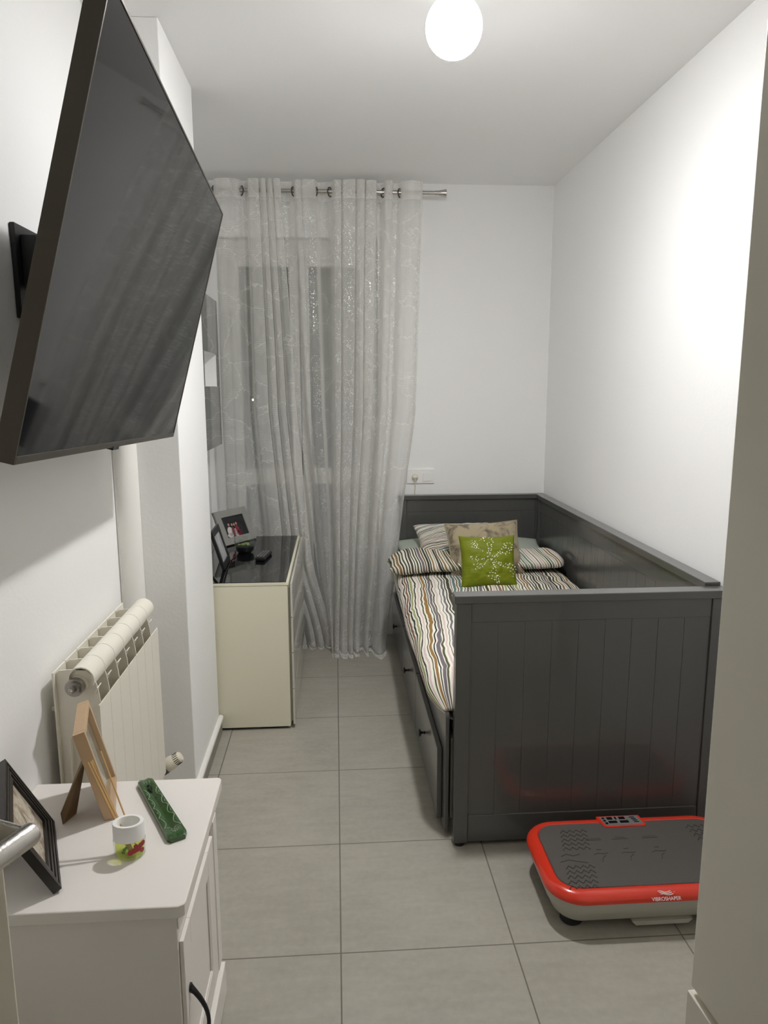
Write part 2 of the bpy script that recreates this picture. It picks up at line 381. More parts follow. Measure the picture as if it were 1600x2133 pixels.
M_beige = beige_material()
def green_material():
    m, nt, b = newmat('olive_green_satin')
    uv = N(nt, 'ShaderNodeUVMap')
    mp = N(nt, 'ShaderNodeMapping'); mp.inputs['Scale'].default_value = (8, 60, 1); nt.links.new(uv.outputs[0], mp.inputs['Vector'])
    n = N(nt, 'ShaderNodeTexNoise', i_Scale=1.0, i_Detail=4.0); nt.links.new(mp.outputs[0], n.inputs['Vector'])
    mx = N(nt, 'ShaderNodeMix', data_type='RGBA'); nt.links.new(n.outputs['Fac'], mx.inputs[0]); mx.inputs[6].default_value = (.115,.145,.004,1); mx.inputs[7].default_value = (.21,.25,.010,1)
    nt.links.new(mx.outputs[2], b.inputs['Base Color']); b.inputs['Roughness'].default_value = .55; b.inputs['Specular IOR Level'].default_value = .25
    bp = N(nt, 'ShaderNodeBump', i_Strength=.5, i_Distance=.003); nt.links.new(n.outputs['Fac'], bp.inputs['Height']); nt.links.new(bp.outputs[0], b.inputs['Normal'])
    return m
M_green = green_material()
def photo_material(name, cols, scale):
    m, nt, b = newmat(name)
    tc = N(nt, 'ShaderNodeTexCoord'); n = N(nt, 'ShaderNodeTexNoise', i_Scale=scale, i_Detail=5.0, i_Distortion=.8); nt.links.new(tc.outputs['Object'], n.inputs['Vector'])
    cr = N(nt, 'ShaderNodeValToRGB'); nt.links.new(n.outputs['Fac'], cr.inputs[0]); e = cr.color_ramp.elements
    while len(e) < len(cols): e.new(.5)
    for k, c in enumerate(cols): e[k].position = .3+.4*k/(len(cols)-1); e[k].color = (*lin(c), 1)
    nt.links.new(cr.outputs[0], b.inputs['Base Color']); b.inputs['Roughness'].default_value = .12
    return m
M_photo_soft = photo_material('soft_beach_photo', [(120,105,95),(176,160,140),(205,196,180),(150,135,125)], 26)
M_photo_dark = pm('photo_night_background', (28,30,36), .12)
M_photo_white = pm('photo_white_cloth', (205,198,196), .15)
M_photo_red = pm('photo_dark_red_cloth', (120,34,52), .15)
M_photo_skin = pm('photo_skin_tone', (176,130,112), .15)
M_photo_hair = pm('photo_dark_hair', (40,28,26), .15)
M_photo_pale = photo_material('pale_wedding_photo', [(150,152,156),(196,198,200),(214,214,212)], 9)
M_shirt = M_photo_white

# ------------------------------------------------------------------ room shell
CZ = 2.503; BY = 4.05; RX = 1.197; LX = -.70
def struct(name, mb, mat, parent=None, bevel=0, **k):
    o = mb.build(name, mat, parent, bevel=bevel, **k)
    if not parent: o['kind'] = 'structure'
    return o
fl = struct('floor', MB().box(-.85,1.35,-.95,4.35,-.1,0), M_floor)
ce = struct('ceiling', MB().box(-.85,1.35,-.30,4.35,CZ,CZ+.1), M_ceil)
struct('wall_right', MB().box(RX,RX+.12,-.30,4.30,0,CZ), M_wall)
wl = MB().box(LX-.12,LX,-.30,4.30,0,CZ); struct('wall_left', wl, M_wall)
pil = struct('wall_left_pillar', MB().box(LX,-.503,2.36,2.862,0,CZ), M_wall, bevel=.004)
OX0, OX1, OZ = -.62, .24, 2.225
wb = MB()
wb.box(LX,OX0,BY,BY+.22,0,CZ).box(OX1,RX,BY,BY+.22,0,CZ).box(OX0,OX1,BY,BY+.22,OZ,CZ)
struct('wall_back', wb, M_wall)
wn = MB().box(LX,-.66,-.30,-.2,0,CZ).box(.42,RX,-.30,-.2,0,CZ).box(-.66,.42,-.30,-.2,2.06,CZ)
struct('wall_near', wn, M_wall)
# skirting on the pillar and along the visible wall foot
sk = struct('baseboard_left', MB().box(-.503,-.493,2.362,2.868,0,.062), M_tilegrey)
cap = MB()
prof = [(-.503,.062),(-.488,.062),(-.486,.068),(-.488,.075),(-.494,.079),(-.503,.079)]
cap.prism(prof, 'y', 2.362, 2.872).build('baseboard_cap', M_white, sk, label='white rounded trim along the top of the skirting')
# rounded pipe cover in the corner beside the pillar
pc = MB(); pts = [(LX,2.36),(LX,2.295)]
pts = [(LX+.001,2.359),(LX+.001,2.30),(-.690,2.296),(-.668,2.300),(-.650,2.314),(-.640,2.336),(-.638,2.359)]
pc.prism(pts, 'z', .0, CZ)
struct('trim_1', pc, M_white, smooth=True)

# window behind the curtain
wi = thing('window_1', (-.19,4.12,0), None, None, kind='structure')
fr = MB(); y0, y1 = 4.10, 4.16
fr.box(OX0,-.56,y0,y1,0,OZ).box(.19,OX1,y0,y1,0,OZ).box(-.56,.19,y0,y1,2.13,OZ).box(-.56,.19,y0,y1,0,.07)
fr.build('window_frame', M_alu, wi, bevel=.004)
for a, b_ in ((-.56,-.19),(-.185,.19)):
    s = MB(); e = .05
    s.box(a,a+e,4.085,4.135,.07,2.13).box(b_-e,b_,4.085,4.135,.07,2.13).box(a+e,b_-e,4.085,4.135,.07,.07+e).box(a+e,b_-e,4.085,4.135,2.13-e,2.13).box(a+e,b_-e,4.085,4.135,.893,.984)
    so = s.build('sash', M_alu, wi, bevel=.003)
    MB().box(a+e,b_-e,4.108,4.114,.984,2.13-e).box(a+e,b_-e,4.108,4.114,.07+e,.893).build('pane', M_pane, so)

sh = MB(); z = 1.385
while z < 2.14:
    sh.prism([(4.186,z),(4.181,z+.006),(4.180,z+.030),(4.185,z+.0375),(4.192,z+.0375),(4.192,z)], 'x', OX0+.005, OX1-.005); z += .039
sh.build('roller_shutter', pm('grey_beige_shutter', (.40,.39,.36), .6, raw=True), wi, label='half-lowered grey roller shutter')
stl = MB().sphere((-1.337,12,1.254), .016, 14, 8).build('distant_light', pm('distant_lamp', (1,.95,.8), .5, raw=True, emis=14), None, smooth=True)
setp(stl, 'tiny distant lit lamp seen outside through the curtain and window', 'lamp')

# room door, opened into the room on the left
dr = thing('door_1', (-.44,.28,0), None, None, kind='structure')
dd = Vector((.40,.9165,0)); dn = Vector((.9165,-.40,0)); E0 = Vector((-.300,.600,0))
Md_ = Matrix((dd, dn, Vector((0,0,1)))).transposed().to_4x4(); Md_.translation = E0
MB().obox(Md_,-.80,0,-.035,0,.008,2.03).build('door_leaf', M_door, dr, bevel=.003)
hz_ = 1.0770
def DP(a_, n_, z_): return E0+dd*a_+dn*n_+Vector((0,0,z_))
hh = MB().cyl(DP(-.040,-.0005,hz_),DP(-.040,.010,hz_),.026,32).cyl(DP(-.040,.009,hz_),DP(-.040,.070,hz_),.0092,20).build('door_handle', M_steel, dr, smooth=True)
MB().tube([DP(-.031,.071,hz_),DP(-.034,.071,hz_),DP(-.10,.071,hz_),DP(-.155,.071,hz_)], [.0085,.0095,.0095,.0095], 24).build('lever', M_steel, hh, smooth=True)

# ceiling lamp
lp = thing('ceiling_lamp', (.335,2.12,CZ), 'round white opal globe lamp glowing on the ceiling', 'lamp')
MB().lathe([(.055,CZ-.0005),(.055,CZ-.022),(.045,CZ-.034),(.03,CZ-.040)], .335, 2.12, 40).build('lamp_base', M_whitegloss, lp, smooth=True)
MB().sphere((.335,2.12,2.39), .077, 40, 24).build('globe', M_bulb, lp, smooth=True, label='glowing opal glass globe')

# ------------------------------------------------------------------ daybed
bed = thing('daybed', (.77,3.04,0), 'dark grey wooden daybed with panelled sides and drawers underneath', 'bed')
def beadboard(mb, axis, a0, a1, d0, d1, z0, z1, step=.082, gap=.0013):
    n = max(1, round((a1-a0)/step)); w = (a1-a0)/n
    for i in range(n):
        p, q = a0+i*w+gap/2, a0+(i+1)*w-gap/2
        if axis == 'x': mb.box(p,q,d0,d1,z0,z1)
        else: mb.box(d0,d1,p,q,z0,z1)
    e = .0012
    if axis == 'x': mb.box(a0,a1,d0+e,d1-e,z0,z1)
    else: mb.box(d0+e,d1-e,a0,a1,z0,z1)
    return mb
# footboard
FX0, FX1, FY0, FY1 = .349, 1.190, 2.037, 2.082
fb = MB(); fb.box(FX0+.003,FX0+.048,FY0+.002,FY1-.002,.012,.796).box(FX1-.05,FX1-.003,FY0+.002,FY1-.002,.012,.796)
fb.box(FX0+.048,FX1-.05,FY0+.007,FY1-.007,.735,.796).box(FX0+.048,FX1-.05,FY0+.005,FY1-.005,.014,.105)
foot = fb.build('footboard', M_bed, bed, bevel=.0025)
beadboard(MB(), 'x', FX0+.048, FX1-.05, FY0+.0085, FY1-.0085, .100, .737).build('panel', M_bed, foot)
MB().box(FX0-.003,FX1,FY0-.003,FY1+.007,.796,.821).build('top_rail', M_bed, foot, bevel=.003)
for x in (FX0+.025, FX1-.027): MB().cyl((x,2.058,0),(x,2.058,.013),.017,20).build('foot', M_black, bed, smooth=True)
# headboard
hb = MB(); HY0, HY1 = 4.002, 4.040
hb.box(.352,.397,HY0,HY1,.0,.806).box(1.14,1.187,HY0,HY1,.0,.806).box(.397,1.14,HY0+.006,HY1,.735,.806).box(.397,1.14,HY0+.006,HY1,.045,.105)
head = hb.build('headboard', M_bed, bed, bevel=.0025)
beadboard(MB(), 'x', .397, 1.14, HY0+.008, HY1-.004, .105, .737).build('panel', M_bed, head)
MB().box(.349,1.190,HY0-.006,HY1+.004,.806,.832).build('top_rail', M_bed, head, bevel=.003)
# back panel along the wall
bp_ = MB(); bp_.box(1.146,1.184,2.092,2.13,.0,.806).box(1.146,1.184,3.955,4.000,.0,.806).box(1.150,1.184,2.13,3.955,.735,.806).box(1.150,1.184,2.13,3.955,.2,.28)
back = bp_.build('back_panel', M_bed, bed, bevel=.0025)
beadboard(MB(), 'y', 2.13, 3.955, 1.153, 1.182, .275, .737).build('panel', M_bed, back)
MB().box(1.139,1.190,2.092,3.996,.806,.832).build('top_rail', M_bed, back, bevel=.003)
# front rail, inner slat side, drawers
fr = MB(); pr = [(2.092,.018),(3.995,.018),(3.995,.43),(2.108,.43),(2.100,.427),(2.094,.419),(2.092,.41)]
fr.prism(pr, 'x', .332, .3445).build('front_rail', M_bed, bed, bevel=.002)
MB().box(.351,.360,2.104,3.98,.06,.335).build('inner_side', pm('bare_pine_side', (.40,.37,.28), .6, raw=True), bed, label='pale unpainted inner side board')
for k, (a, b_, ky) in enumerate([(2.150,2.775,2.47),(2.781,3.375,3.07),(3.381,3.975,3.68)]):
    d = MB().box(.314,.3315,a,b_,.030,.277).build('drawer', M_bed, bed, bevel=.003)
    kn = MB()
    kn.tube([(.3145,ky,.172),(.311,ky,.172),(.305,ky,.172),(.300,ky,.172),(.297,ky,.172),(.293,ky,.172),(.291,ky,.172)], [.009,.0045,.0042,.006,.0135,.0140,.009], 20)
    kn.build('knob', M_black, d, smooth=True, label='round black knob')
MB().box(.362,1.138,2.098,3.99,.28,.315).build('slat_base', M_bed, bed)

mt = MB().box(.364,1.136,2.100,3.99,.317,.480).build('mattress', M_sage, None, bevel=.03, seg=4)
setp(mt, 'mattress in a sage green sheet lying inside the grey daybed', 'mattress')

def fbm(x, y, z=0, s=1): return noise.noise(Vector((x*s, y*s, z*s)))
# duvet
def grid(nu, nv, fn):
    mb = MB(); mb.uv = []
    for j in range(nv):
        for i in range(nu):
            p, uv = fn(i/(nu-1), j/(nv-1)); mb.v.append(tuple(p)); mb.uv.append(uv)
    for j in range(nv-1):
        for i in range(nu-1):
            a = j*nu+i; mb.f.append([a, a+1, a+nu+1, a+nu]); mb.m.append(0)
    return mb
sec = [(.352,.395),(.318,.405),(.290,.440),(.287,.475),(.312,.508),(.38,.526),(.52,.532),(.68,.535),(.84,.535),(1.0,.530),(1.09,.522),(1.125,.505),(1.134,.487)]
SL = [0]
for a, b_ in zip(sec, sec[1:]): SL.append(SL[-1]+math.dist(a, b_))
def duvet(u, v):
    y = 2.101+v*(3.66-2.101)
    x, z = catmull(sec, u); L = interp([(i/(len(sec)-1), s) for i, s in enumerate(SL)], u)
    ed = max(0, 1-u*3.2)
    wob = fbm(y*1.6, 3, 1)*.018+fbm(y*5, x*2, 2)*.008
    x += wob*ed
    z += ed*fbm(y*4, 7, 3)*.012+(1-ed)*(fbm(x*3.2, y*2.4, 5)*.014+fbm(x*9, y*6, 8)*.005+fbm(x*20, y*12, 8)*.0022)
    if u > .85: x = min(x, 1.134)
    if v < .07:
        q = (1-v/.07)**2; z -= q*max(0, z-.425)*.95; x += q*max(0, .36-x)*.6
    return (x, y, z), (L+.016*math.sin(y*2.1)-(y-2.1)*.10, y)
dv = grid(130, 230, duvet)
dob = dv.build('duvet', M_stripe, None, smooth=True, autos=False, solid=.004)
setp(dob, 'white duvet with wavy multicoloured stripes spread over the daybed', 'duvet')
# turned back part of the duvet
def fold(u, v):
    # v around, u along x
    x = .268+u*(1.130-.268)
    endl = min(1, u/.10); endr = min(1, (1-u)/.06)
    e = max(.02, (1-(1-endl)**2)**.5*(1-(1-endr)**2)**.5)
    a = 2*PI*v
    cy = 3.500+.020*math.sin(u*7+1)+.015*fbm(u*5, 1, 1)
    hy = (.150+.012*fbm(u*4, 4, 4))*(.55+.45*e)
    hz = (.038+.010*fbm(u*6, 9, 2)+.015*math.exp(-((u-.10)/.10)**2))*e
    ca, sa = math.cos(a), math.sin(a)
    yy = cy+hy*math.copysign(abs(ca)**.75, ca); zz = .572+hz*math.copysign(abs(sa)**.8, sa)
    zz += fbm(x*11, yy*7, sa)*.008+fbm(x*26, yy*9, 3)*.003
    zz -= .020*max(0, 1-u/.12)
    x2 = x-.012*abs(ca)*(1-endl)
    return (x2, yy, zz), (x*1.0+.02*sa+.3, v*.42)
fo = grid(150, 72, fold)
# close the end caps
for col in (0, 149):
    ring = [j*150+col for j in range(72)]; fo.f.append(ring); fo.m.append(0)
fob = fo.build('turned_back_fold', M_stripe, dob, smooth=True, autos=False)

def pillow(w, h, t, M, n=44, wr=.004, seed=0, uvr=0, pinch=.07, pw=.5):
    mb = MB(); mb.uv = []; cr, sr = math.cos(uvr), math.sin(uvr); idx = {}
    for s in (1, -1):
        for j in range(n+1):
            for i in range(n+1):
                u = -1+2*i/n; v = -1+2*j/n
                edge = i in (0, n) or j in (0, n)
                if edge and s == -1: idx[(s, i, j)] = idx[(1, i, j)]; continue
                x = w/2*u*(1-pinch*(1-v*v)*u*u); y = h/2*v*(1-pinch*(1-u*u)*v*v)
                f = max(0, (1-abs(u)**2.6)*(1-abs(v)**2.6))**pw
                z = s*t/2*f
                z += s*f*wr*(fbm(u*3+seed, v*3, s)*2+fbm(u*8+seed, v*8, s)*1)
                idx[(s, i, j)] = len(mb.v); mb.v.append(tuple(M @ Vector((x, y, z))))
                mb.uv.append((w/2*u*cr-h/2*v*sr+5+seed*.37, w/2*u*sr+h/2*v*cr))
        for j in range(n):
            for i in range(n):
                q = [idx[(s, i, j)], idx[(s, i+1, j)], idx[(s, i+1, j+1)], idx[(s, i, j+1)]]
                mb.f.append(q if s == 1 else q[::-1]); mb.m.append(0)
    return mb
def frameM(origin, xdir, ydir):
    X = Vector(xdir).normalized(); Y = Vector(ydir); Y = (Y-X*Y.dot(X)).normalized(); Z = X.cross(Y)
    M = Matrix((X, Y, Z)).transposed().to_4x4(); M.translation = Vector(origin); return M

pg = pillow(.84, .38, .11, frameM((.735,3.815,.548), (1,.0,0), (0,1,.10)), seed=2).build('pillow', M_sage, None, smooth=True, autos=False)
setp(pg, 'flat sage green pillow against the headboard, beneath the striped pillow', 'pillow')
ps = pillow(.56, .34, .105, frameM((.697,3.715,.618), (1,.02,.0), (.0,.80,.36)), seed=5, uvr=1.42, wr=.006).build('pillow', M_stripe2, None, smooth=True, autos=False)
setp(ps, 'striped pillow lying behind the taupe cushion', 'pillow')
# taupe cushion
Mb = frameM((.726,3.425,.638), (1,.02,.04), (-.15,.46,.80))
cb = pillow(.365, .295, .125, Mb, seed=9, wr=.003).build('cushion', M_beige, None, smooth=True, autos=False)
setp(cb, 'taupe leaf-patterned cushion with corded edge, behind the small green cushion', 'cushion')
loop = []
for k in range(4):
    for i in range(22):
        t = -1+2*i/22
        u, v = [(t,-1),(1,t),(-t,1),(-1,-t)][k]
        x = .365/2*u*(1-.07*(1-v*v)*u*u); y = .295/2*v*(1-.07*(1-u*u)*v*v)
        loop.append(Mb @ Vector((x, y, 0)))
MB().tube(loop, .0042, 8, closed=True).build('piping', M_piping, cb, smooth=True, label='corded edge piping')
# green cushion
GW, GH, GT = .262, .245, .10
Mg = frameM((.690,3.175,.643), (1,.0,.0), (.0,.38,.92))
cg = pillow(GW, GH, GT, Mg, seed=14, wr=.004).build('cushion', M_green, None, smooth=True, autos=False)
setp(cg, 'small olive green satin cushion with silver sequin flower', 'cushion')
seq = MB(); PX = lambda px, py: (((px-300)/920)*2-1, 1-((py-330)/850)*2)
petals = [
 [(830,700),(760,660),(720,640),(650,605),(590,565),(560,550),(520,545),(490,530),(480,480),(500,425),(545,440),(570,480),(575,505),(530,480),(510,495),(540,510),(560,530)],
 [(800,690),(760,640),(745,600),(750,570),(735,520),(730,495),(745,470),(690,440),(645,410),(680,385),(720,380),(770,390),(815,410),(820,440),(800,505),(800,540),(785,570),(780,600),(770,640),(690,400),(835,465)],
 [(840,695),(865,680),(880,660),(905,635),(930,620),(955,580),(985,550),(1010,520),(1060,480),(1120,480),(1150,500),(1135,550),(1130,590),(1095,600),(1090,640),(1045,620),(1020,670),(1030,525),(1030,560),(1075,575),(965,640),(930,650),(890,690),(1000,500),(1120,550),(1020,650)],
 [(850,750),(860,775),(900,790),(935,795),(1010,815),(1050,830),(1085,810),(1130,835),(1170,860),(1190,900),(1170,940),(1140,970),(1130,1010),(1090,930),(1130,900),(1060,870),(1000,860),(965,855),(920,840),(890,810),(1040,880),(1100,880)],
 [(825,790),(820,830),(800,800),(825,860),(800,890),(775,920),(745,950),(730,1000),(785,998),(775,1040),(820,1060),(860,1100),(895,1110),(885,1050),(905,1010),(870,1000),(850,1010),(835,960),(845,915),(840,880),(810,830),(790,950),(825,1020),(890,1090)],
 [(790,740),(765,735),(730,745),(700,770),(680,800),(660,820),(630,850),(595,870),(560,878),(520,890),(545,855),(560,800),(550,765),(535,740),(545,700),(575,735),(500,815),(480,730),(460,695),(630,738),(665,730),(720,700),(590,820),(610,810),(775,755)]]
rs = random.Random(3)
for P in petals:
    for (px, py) in P:
        for rep in range(2):
            u, v = PX(px+(rs.uniform(-26, 26) if rep else 0), py+(rs.uniform(-22, 22) if rep else 0))
            f = max(0, (1-abs(u)**2.6)*(1-abs(v)**2.6))**.5
            z = GT/2*f+f*.004*(fbm(u*3+14, v*3, 1)*2+fbm(u*8+14, v*8, 1))
            c = Vector((GW/2*u, GH/2*v, z+.0006)); r = rs.uniform(.0017, .0031) if not rep else rs.uniform(.0010, .0018)
            ti = Vector((rs.uniform(-.3,.3), rs.uniform(-.3,.3), 1)).normalized(); a = ti.orthogonal().normalized(); b_ = ti.cross(a)
            vs = [Mg @ (c+(a*math.cos(q*PI/3)+b_*math.sin(q*PI/3))*r) for q in range(6)]+[Mg @ (c+ti*r*.5)]
            seq.add(vs, [(q, (q+1) % 6, 6) for q in range(6)])
so = seq.build('sequins', M_sequin, cg, label='silver sequins sewn in a six-petal flower'); so['kind'] = 'stuff'

# ------------------------------------------------------------------ vibration plate
vp = thing('vibration_plate', (.864,1.79,0), 'red-rimmed vibration exercise plate with grey rubber top on the floor', 'exercise machine')
VX0, VX1, VY0, VY1 = .547, 1.170, 1.634, 1.984
def rr(ins, z, r=.095, n=10):
    x0, x1, y0, y1 = VX0+ins, VX1-ins, VY0+ins, VY1-ins; r = max(.01, r-ins); L = []
    for cx, cy, a0 in ((x1-r,y1-r,0),(x0+r,y1-r,90),(x0+r,y0+r,180),(x1-r,y0+r,270)):
        for k in range(n+1):
            a = math.radians(a0+90*k/n); L.append((cx+r*math.cos(a), cy+r*math.sin(a), z))
    return L
MB().loft([rr(.060,.026),rr(.034,.026),rr(.026,.034),rr(.020,.060),rr(.012,.064),rr(.006,.088),rr(.006,.0945)]).build('base_shell', M_lightgrey, vp, smooth=True, label='pale grey lower shell')
MB().loft([rr(.007,.0945),rr(.001,.0965),rr(.000,.103),rr(.003,.111),rr(.010,.118),rr(.020,.1225),rr(.031,.1235),rr(.034,.1200),rr(.045,.1200)], cap0=False, cap1=False).build('rim', M_red, vp, smooth=True, label='glossy red rim')
mat_ = MB().loft([rr(.0345,.112),rr(.0345,.1215),rr(.036,.1232)], cap0=True).build('rubber_mat', M_mat, vp, smooth=True, label='dark grey rubber standing mat')
tr = MB(); zt = .1236
for base in (0, 1):
    for k in range(13):
        for side in range(1):
            L = []
            for i in range(9):
                if base == 0: x = .600+i*.010+(k*.0042); y = 1.665+k*.020+(.013 if i % 2 else 0)
                else: x = 1.06+i*.010-(k*.002); y = 1.665+k*.020+(.013 if i % 2 else 0)
                if VX0+.045 < x < VX1-.045: L.append((x, y, zt))
            if len(L) > 2 and not (5 <= k <= 7): tr.tube(L, .0016, 5)
for cx in (.735,.815,.905):
    tr.tube([(cx-.02,1.80,zt),(cx-.012,1.806,zt),(cx+.012,1.803,zt),(cx+.022,1.806,zt)], .0012, 5)
    tr.tube([(cx+.012,1.795,zt),(cx,1.785,zt),(cx-.006,1.77,zt)], .0012, 5)
    tr.tube([(cx-.006,1.822,zt),(cx+.008,1.822,zt)], .0012, 5)
    tr.tube([(cx-.024,1.866,zt),(cx+.024,1.866,zt)], .001, 5)
tr.tube([(.62,1.80,zt),(.635,1.808,zt),(.655,1.800,zt),(.675,1.806,zt)], .0013, 5); tr.tube([(.61,1.775,zt),(.635,1.783,zt),(.66,1.775,zt),(.685,1.768,zt)], .0013, 5)
tr.build('embossed_pattern', M_matline, mat_, smooth=True)
def text_mesh(txt, size, M, name, mat, parent, extrude=.0002, align='CENTER'):
    cu = bpy.data.curves.new('text_tmp', 'FONT'); cu.body = txt; cu.size = size; cu.extrude = extrude; cu.align_x = align
    ob = bpy.data.objects.new('text_tmp', cu); C.objects.link(ob)
    dg = bpy.context.evaluated_depsgraph_get(); me = bpy.data.meshes.new_from_object(ob.evaluated_get(dg))
    mb = MB(); mb.v = [tuple(M @ v.co) for v in me.vertices]; mb.f = [list(p.vertices) for p in me.polygons]; mb.m = [0]*len(mb.f)
    bpy.data.objects.remove(ob); bpy.data.curves.remove(cu)
    return mb.build(name, mat, parent)
for cx, w in ((.74,'CAMINAR'),(.818,'CORRER'),(.905,'CAMINAR')):
    text_mesh(w, .0085, frameM((cx,1.870,zt), (1,0,0), (0,1,0)), 'embossed_word', M_matline, mat_)
DY = .016
cp = MB(); cp.prism([(a_,b_+DY) for a_, b_ in [(.783,1.960),(.790,1.912),(.798,1.906),(.915,1.906),(.922,1.912),(.917,1.960)]], 'z', .118, .1262)
cpo = cp.build('control_panel', M_red, vp, bevel=.001, label='red-edged control panel')
MB().prism([(a_,b_+DY) for a_, b_ in [(.792,1.956),(.797,1.916),(.802,1.912),(.911,1.912),(.915,1.916),(.910,1.956)]], 'z', .1262, .1268).build('panel_face', M_silver, cpo)
dsp = MB()
for x0, x1, yy0, yy1 in ((.812,.829,1.940,1.953),(.836,.842,1.940,1.953),(.849,.868,1.940,1.953),(.812,.838,1.922,1.934),(.847,.874,1.922,1.934),(.797,.805,1.944,1.952),(.798,.806,1.932,1.940),(.800,.808,1.918,1.928),(.883,.899,1.947,1.951),(.886,.901,1.939,1.943),(.888,.903,1.931,1.935),(.890,.905,1.923,1.927)):
    dsp.box(x0,x1,yy0+DY,yy1+DY,.1268,.1273)
dsp.build('display_keys', M_blackglass, cpo)
for x in (.622,1.095):
    for y in (1.708,1.91):
        MB().lathe([(.026,0),(.030,.004),(.030,.020),(.024,.0265)], x, y, 28).build('foot', M_black, vp, smooth=True)
MB().prism([(.770,.0262),(.782,.014),(.925,.014),(.937,.0262)], 'y', 1.655, 1.90).build('motor_housing', M_lightgrey, vp)
Ml = frameM((.848,VY0+.0030,.1148), (1,0,0), (0,.66,.75))
text_mesh('VIBROSHAPER', .0125, Ml @ Matrix.Translation((0,-.0125,.0006)), 'brand_lettering', M_logo, vp)
lg = MB()
for k in range(3):
    L = [];
    for i in range(13):
        t = i/12; L.append(Ml @ Vector((-.020+t*.034+k*.0032, .0085-k*.0034+.0016*math.sin(t*2*PI*1.0+.6), .0012)))
    lg.tube(L, .0010, 6)
lg.tube([Ml @ Vector((.023,.0065,.0010)), Ml @ Vector((.0245,.0065,.0010))], .0009, 6)
lg.build('brand_mark', M_logo, vp, smooth=True)

# ------------------------------------------------------------------ wardrobe on the right
wd = thing('wardrobe', (.75,.24,0), 'tall pale smooth-fronted wardrobe filling the right edge of the photo', 'wardrobe')
Mw_ = Matrix.Translation((.3435,.602,0)) @ Matrix.Rotation(math.radians(4.0),4,'Z')
MB().obox(Mw_,.019,.78,-.73,-.002,.06,2.40).build('carcass', M_ward, wd, bevel=.002)
MB().obox(Mw_,0,.018,-.73,0,.8435,2.398).build('upper_door', M_ward, wd, bevel=.0022, label='tall flat upper door')
MB().obox(Mw_,-.0030,.018,-.73,.0,.07,.8385).build('lower_drawer', M_ward, wd, bevel=.0012, label='flat lower drawer front')
MB().obox(Mw_,.03,.76,-.71,-.02,0,.06).build('plinth', M_ward, wd)

# ------------------------------------------------------------------ television
tv = thing('television', (-.393,1.67,1.29), 'large flat television tilted forward on the left wall', 'television')
a, b_, c_ = math.radians(1.042), math.radians(14.914), math.radians(-1.797)
Mt = Matrix.Rotation(a,4,'Z') @ Matrix.Rotation(b_,4,'Y') @ Matrix.Rotation(c_,4,'X'); Mt.translation = Vector((-.393,1.67,1.629))
TW, TH = 1.18, .678
hw, hh_ = TW/2, TH/2
fr = MB()
fr.obox(Mt,-.030,0,-hw,-hw+.0045,-hh_,hh_).obox(Mt,-.030,0,hw-.0045,hw,-hh_,hh_).obox(Mt,-.030,0,-hw+.0045,hw-.0045,hh_-.0045,hh_).obox(Mt,-.030,0,-hw+.0045,hw-.0045,-hh_,-hh_+.0125)
fr.build('bezel', M_bezel, tv, bevel=.001, label='thin dark metal bezel')
MB().obox(Mt,-.006,-.0015,-hw+.0045,hw-.0045,-hh_+.0125,hh_-.0045).build('screen', M_screen, tv, label='switched-off glossy black screen')
MB().obox(Mt,-.032,-.006,-hw+.0045,hw-.0045,-hh_+.0125,hh_-.0045).obox(Mt,-.056,-.032,-hw+.12,hw-.12,-hh_+.02,.10).build('back_cover', M_black, tv, bevel=.002)
MB().obox(Mt,-.022,.0012,-.075,-.030,-hh_-.006,-hh_+.004).build('sensor', M_blackglass, tv, bevel=.001)
br = thing('tv_wall_bracket', (-.70,1.76,1.58), 'black metal swivel bracket holding the television to the wall', 'bracket')
MB().box(-.6995,-.688,1.690,1.832,1.584,1.786).build('wall_plate', M_black, br, bevel=.002)
ar = MB().box(-.688,-.655,1.715,1.80,1.655,1.765).box(-.66,-.635,1.72,1.79,1.66,1.745)
ar.tube([(-.645,1.755,1.70),(-.56,1.80,1.70),(-.52,1.78,1.685)], .017, 10).cyl((-.645,1.755,1.645),(-.645,1.755,1.765),.016,16)
ar.cyl((-.52,1.78,1.65),(-.52,1.78,1.72),.016,16)
ar.build('swivel_arm', M_black, br, bevel=.0015)
MB().obox(Mt,-.075,-.057,.02,.14,-.10,.10).build('mounting_head', M_black, br, bevel=.0015)
MB().tube([(-.52,1.78,1.685),(-.475,1.75,1.665)], .016, 10).build('tilt_joint', M_darknickel, br, smooth=True)
cbl = MB().tube([(-.655,1.79,1.72),(-.635,1.80,1.70),(-.60,1.80,1.72),(-.545,1.81,1.70),(-.50,1.80,1.64)], .003, 8).build('cable', M_black, None, smooth=True)
setp(cbl, 'thin black cable looping behind the television bracket', 'cable')

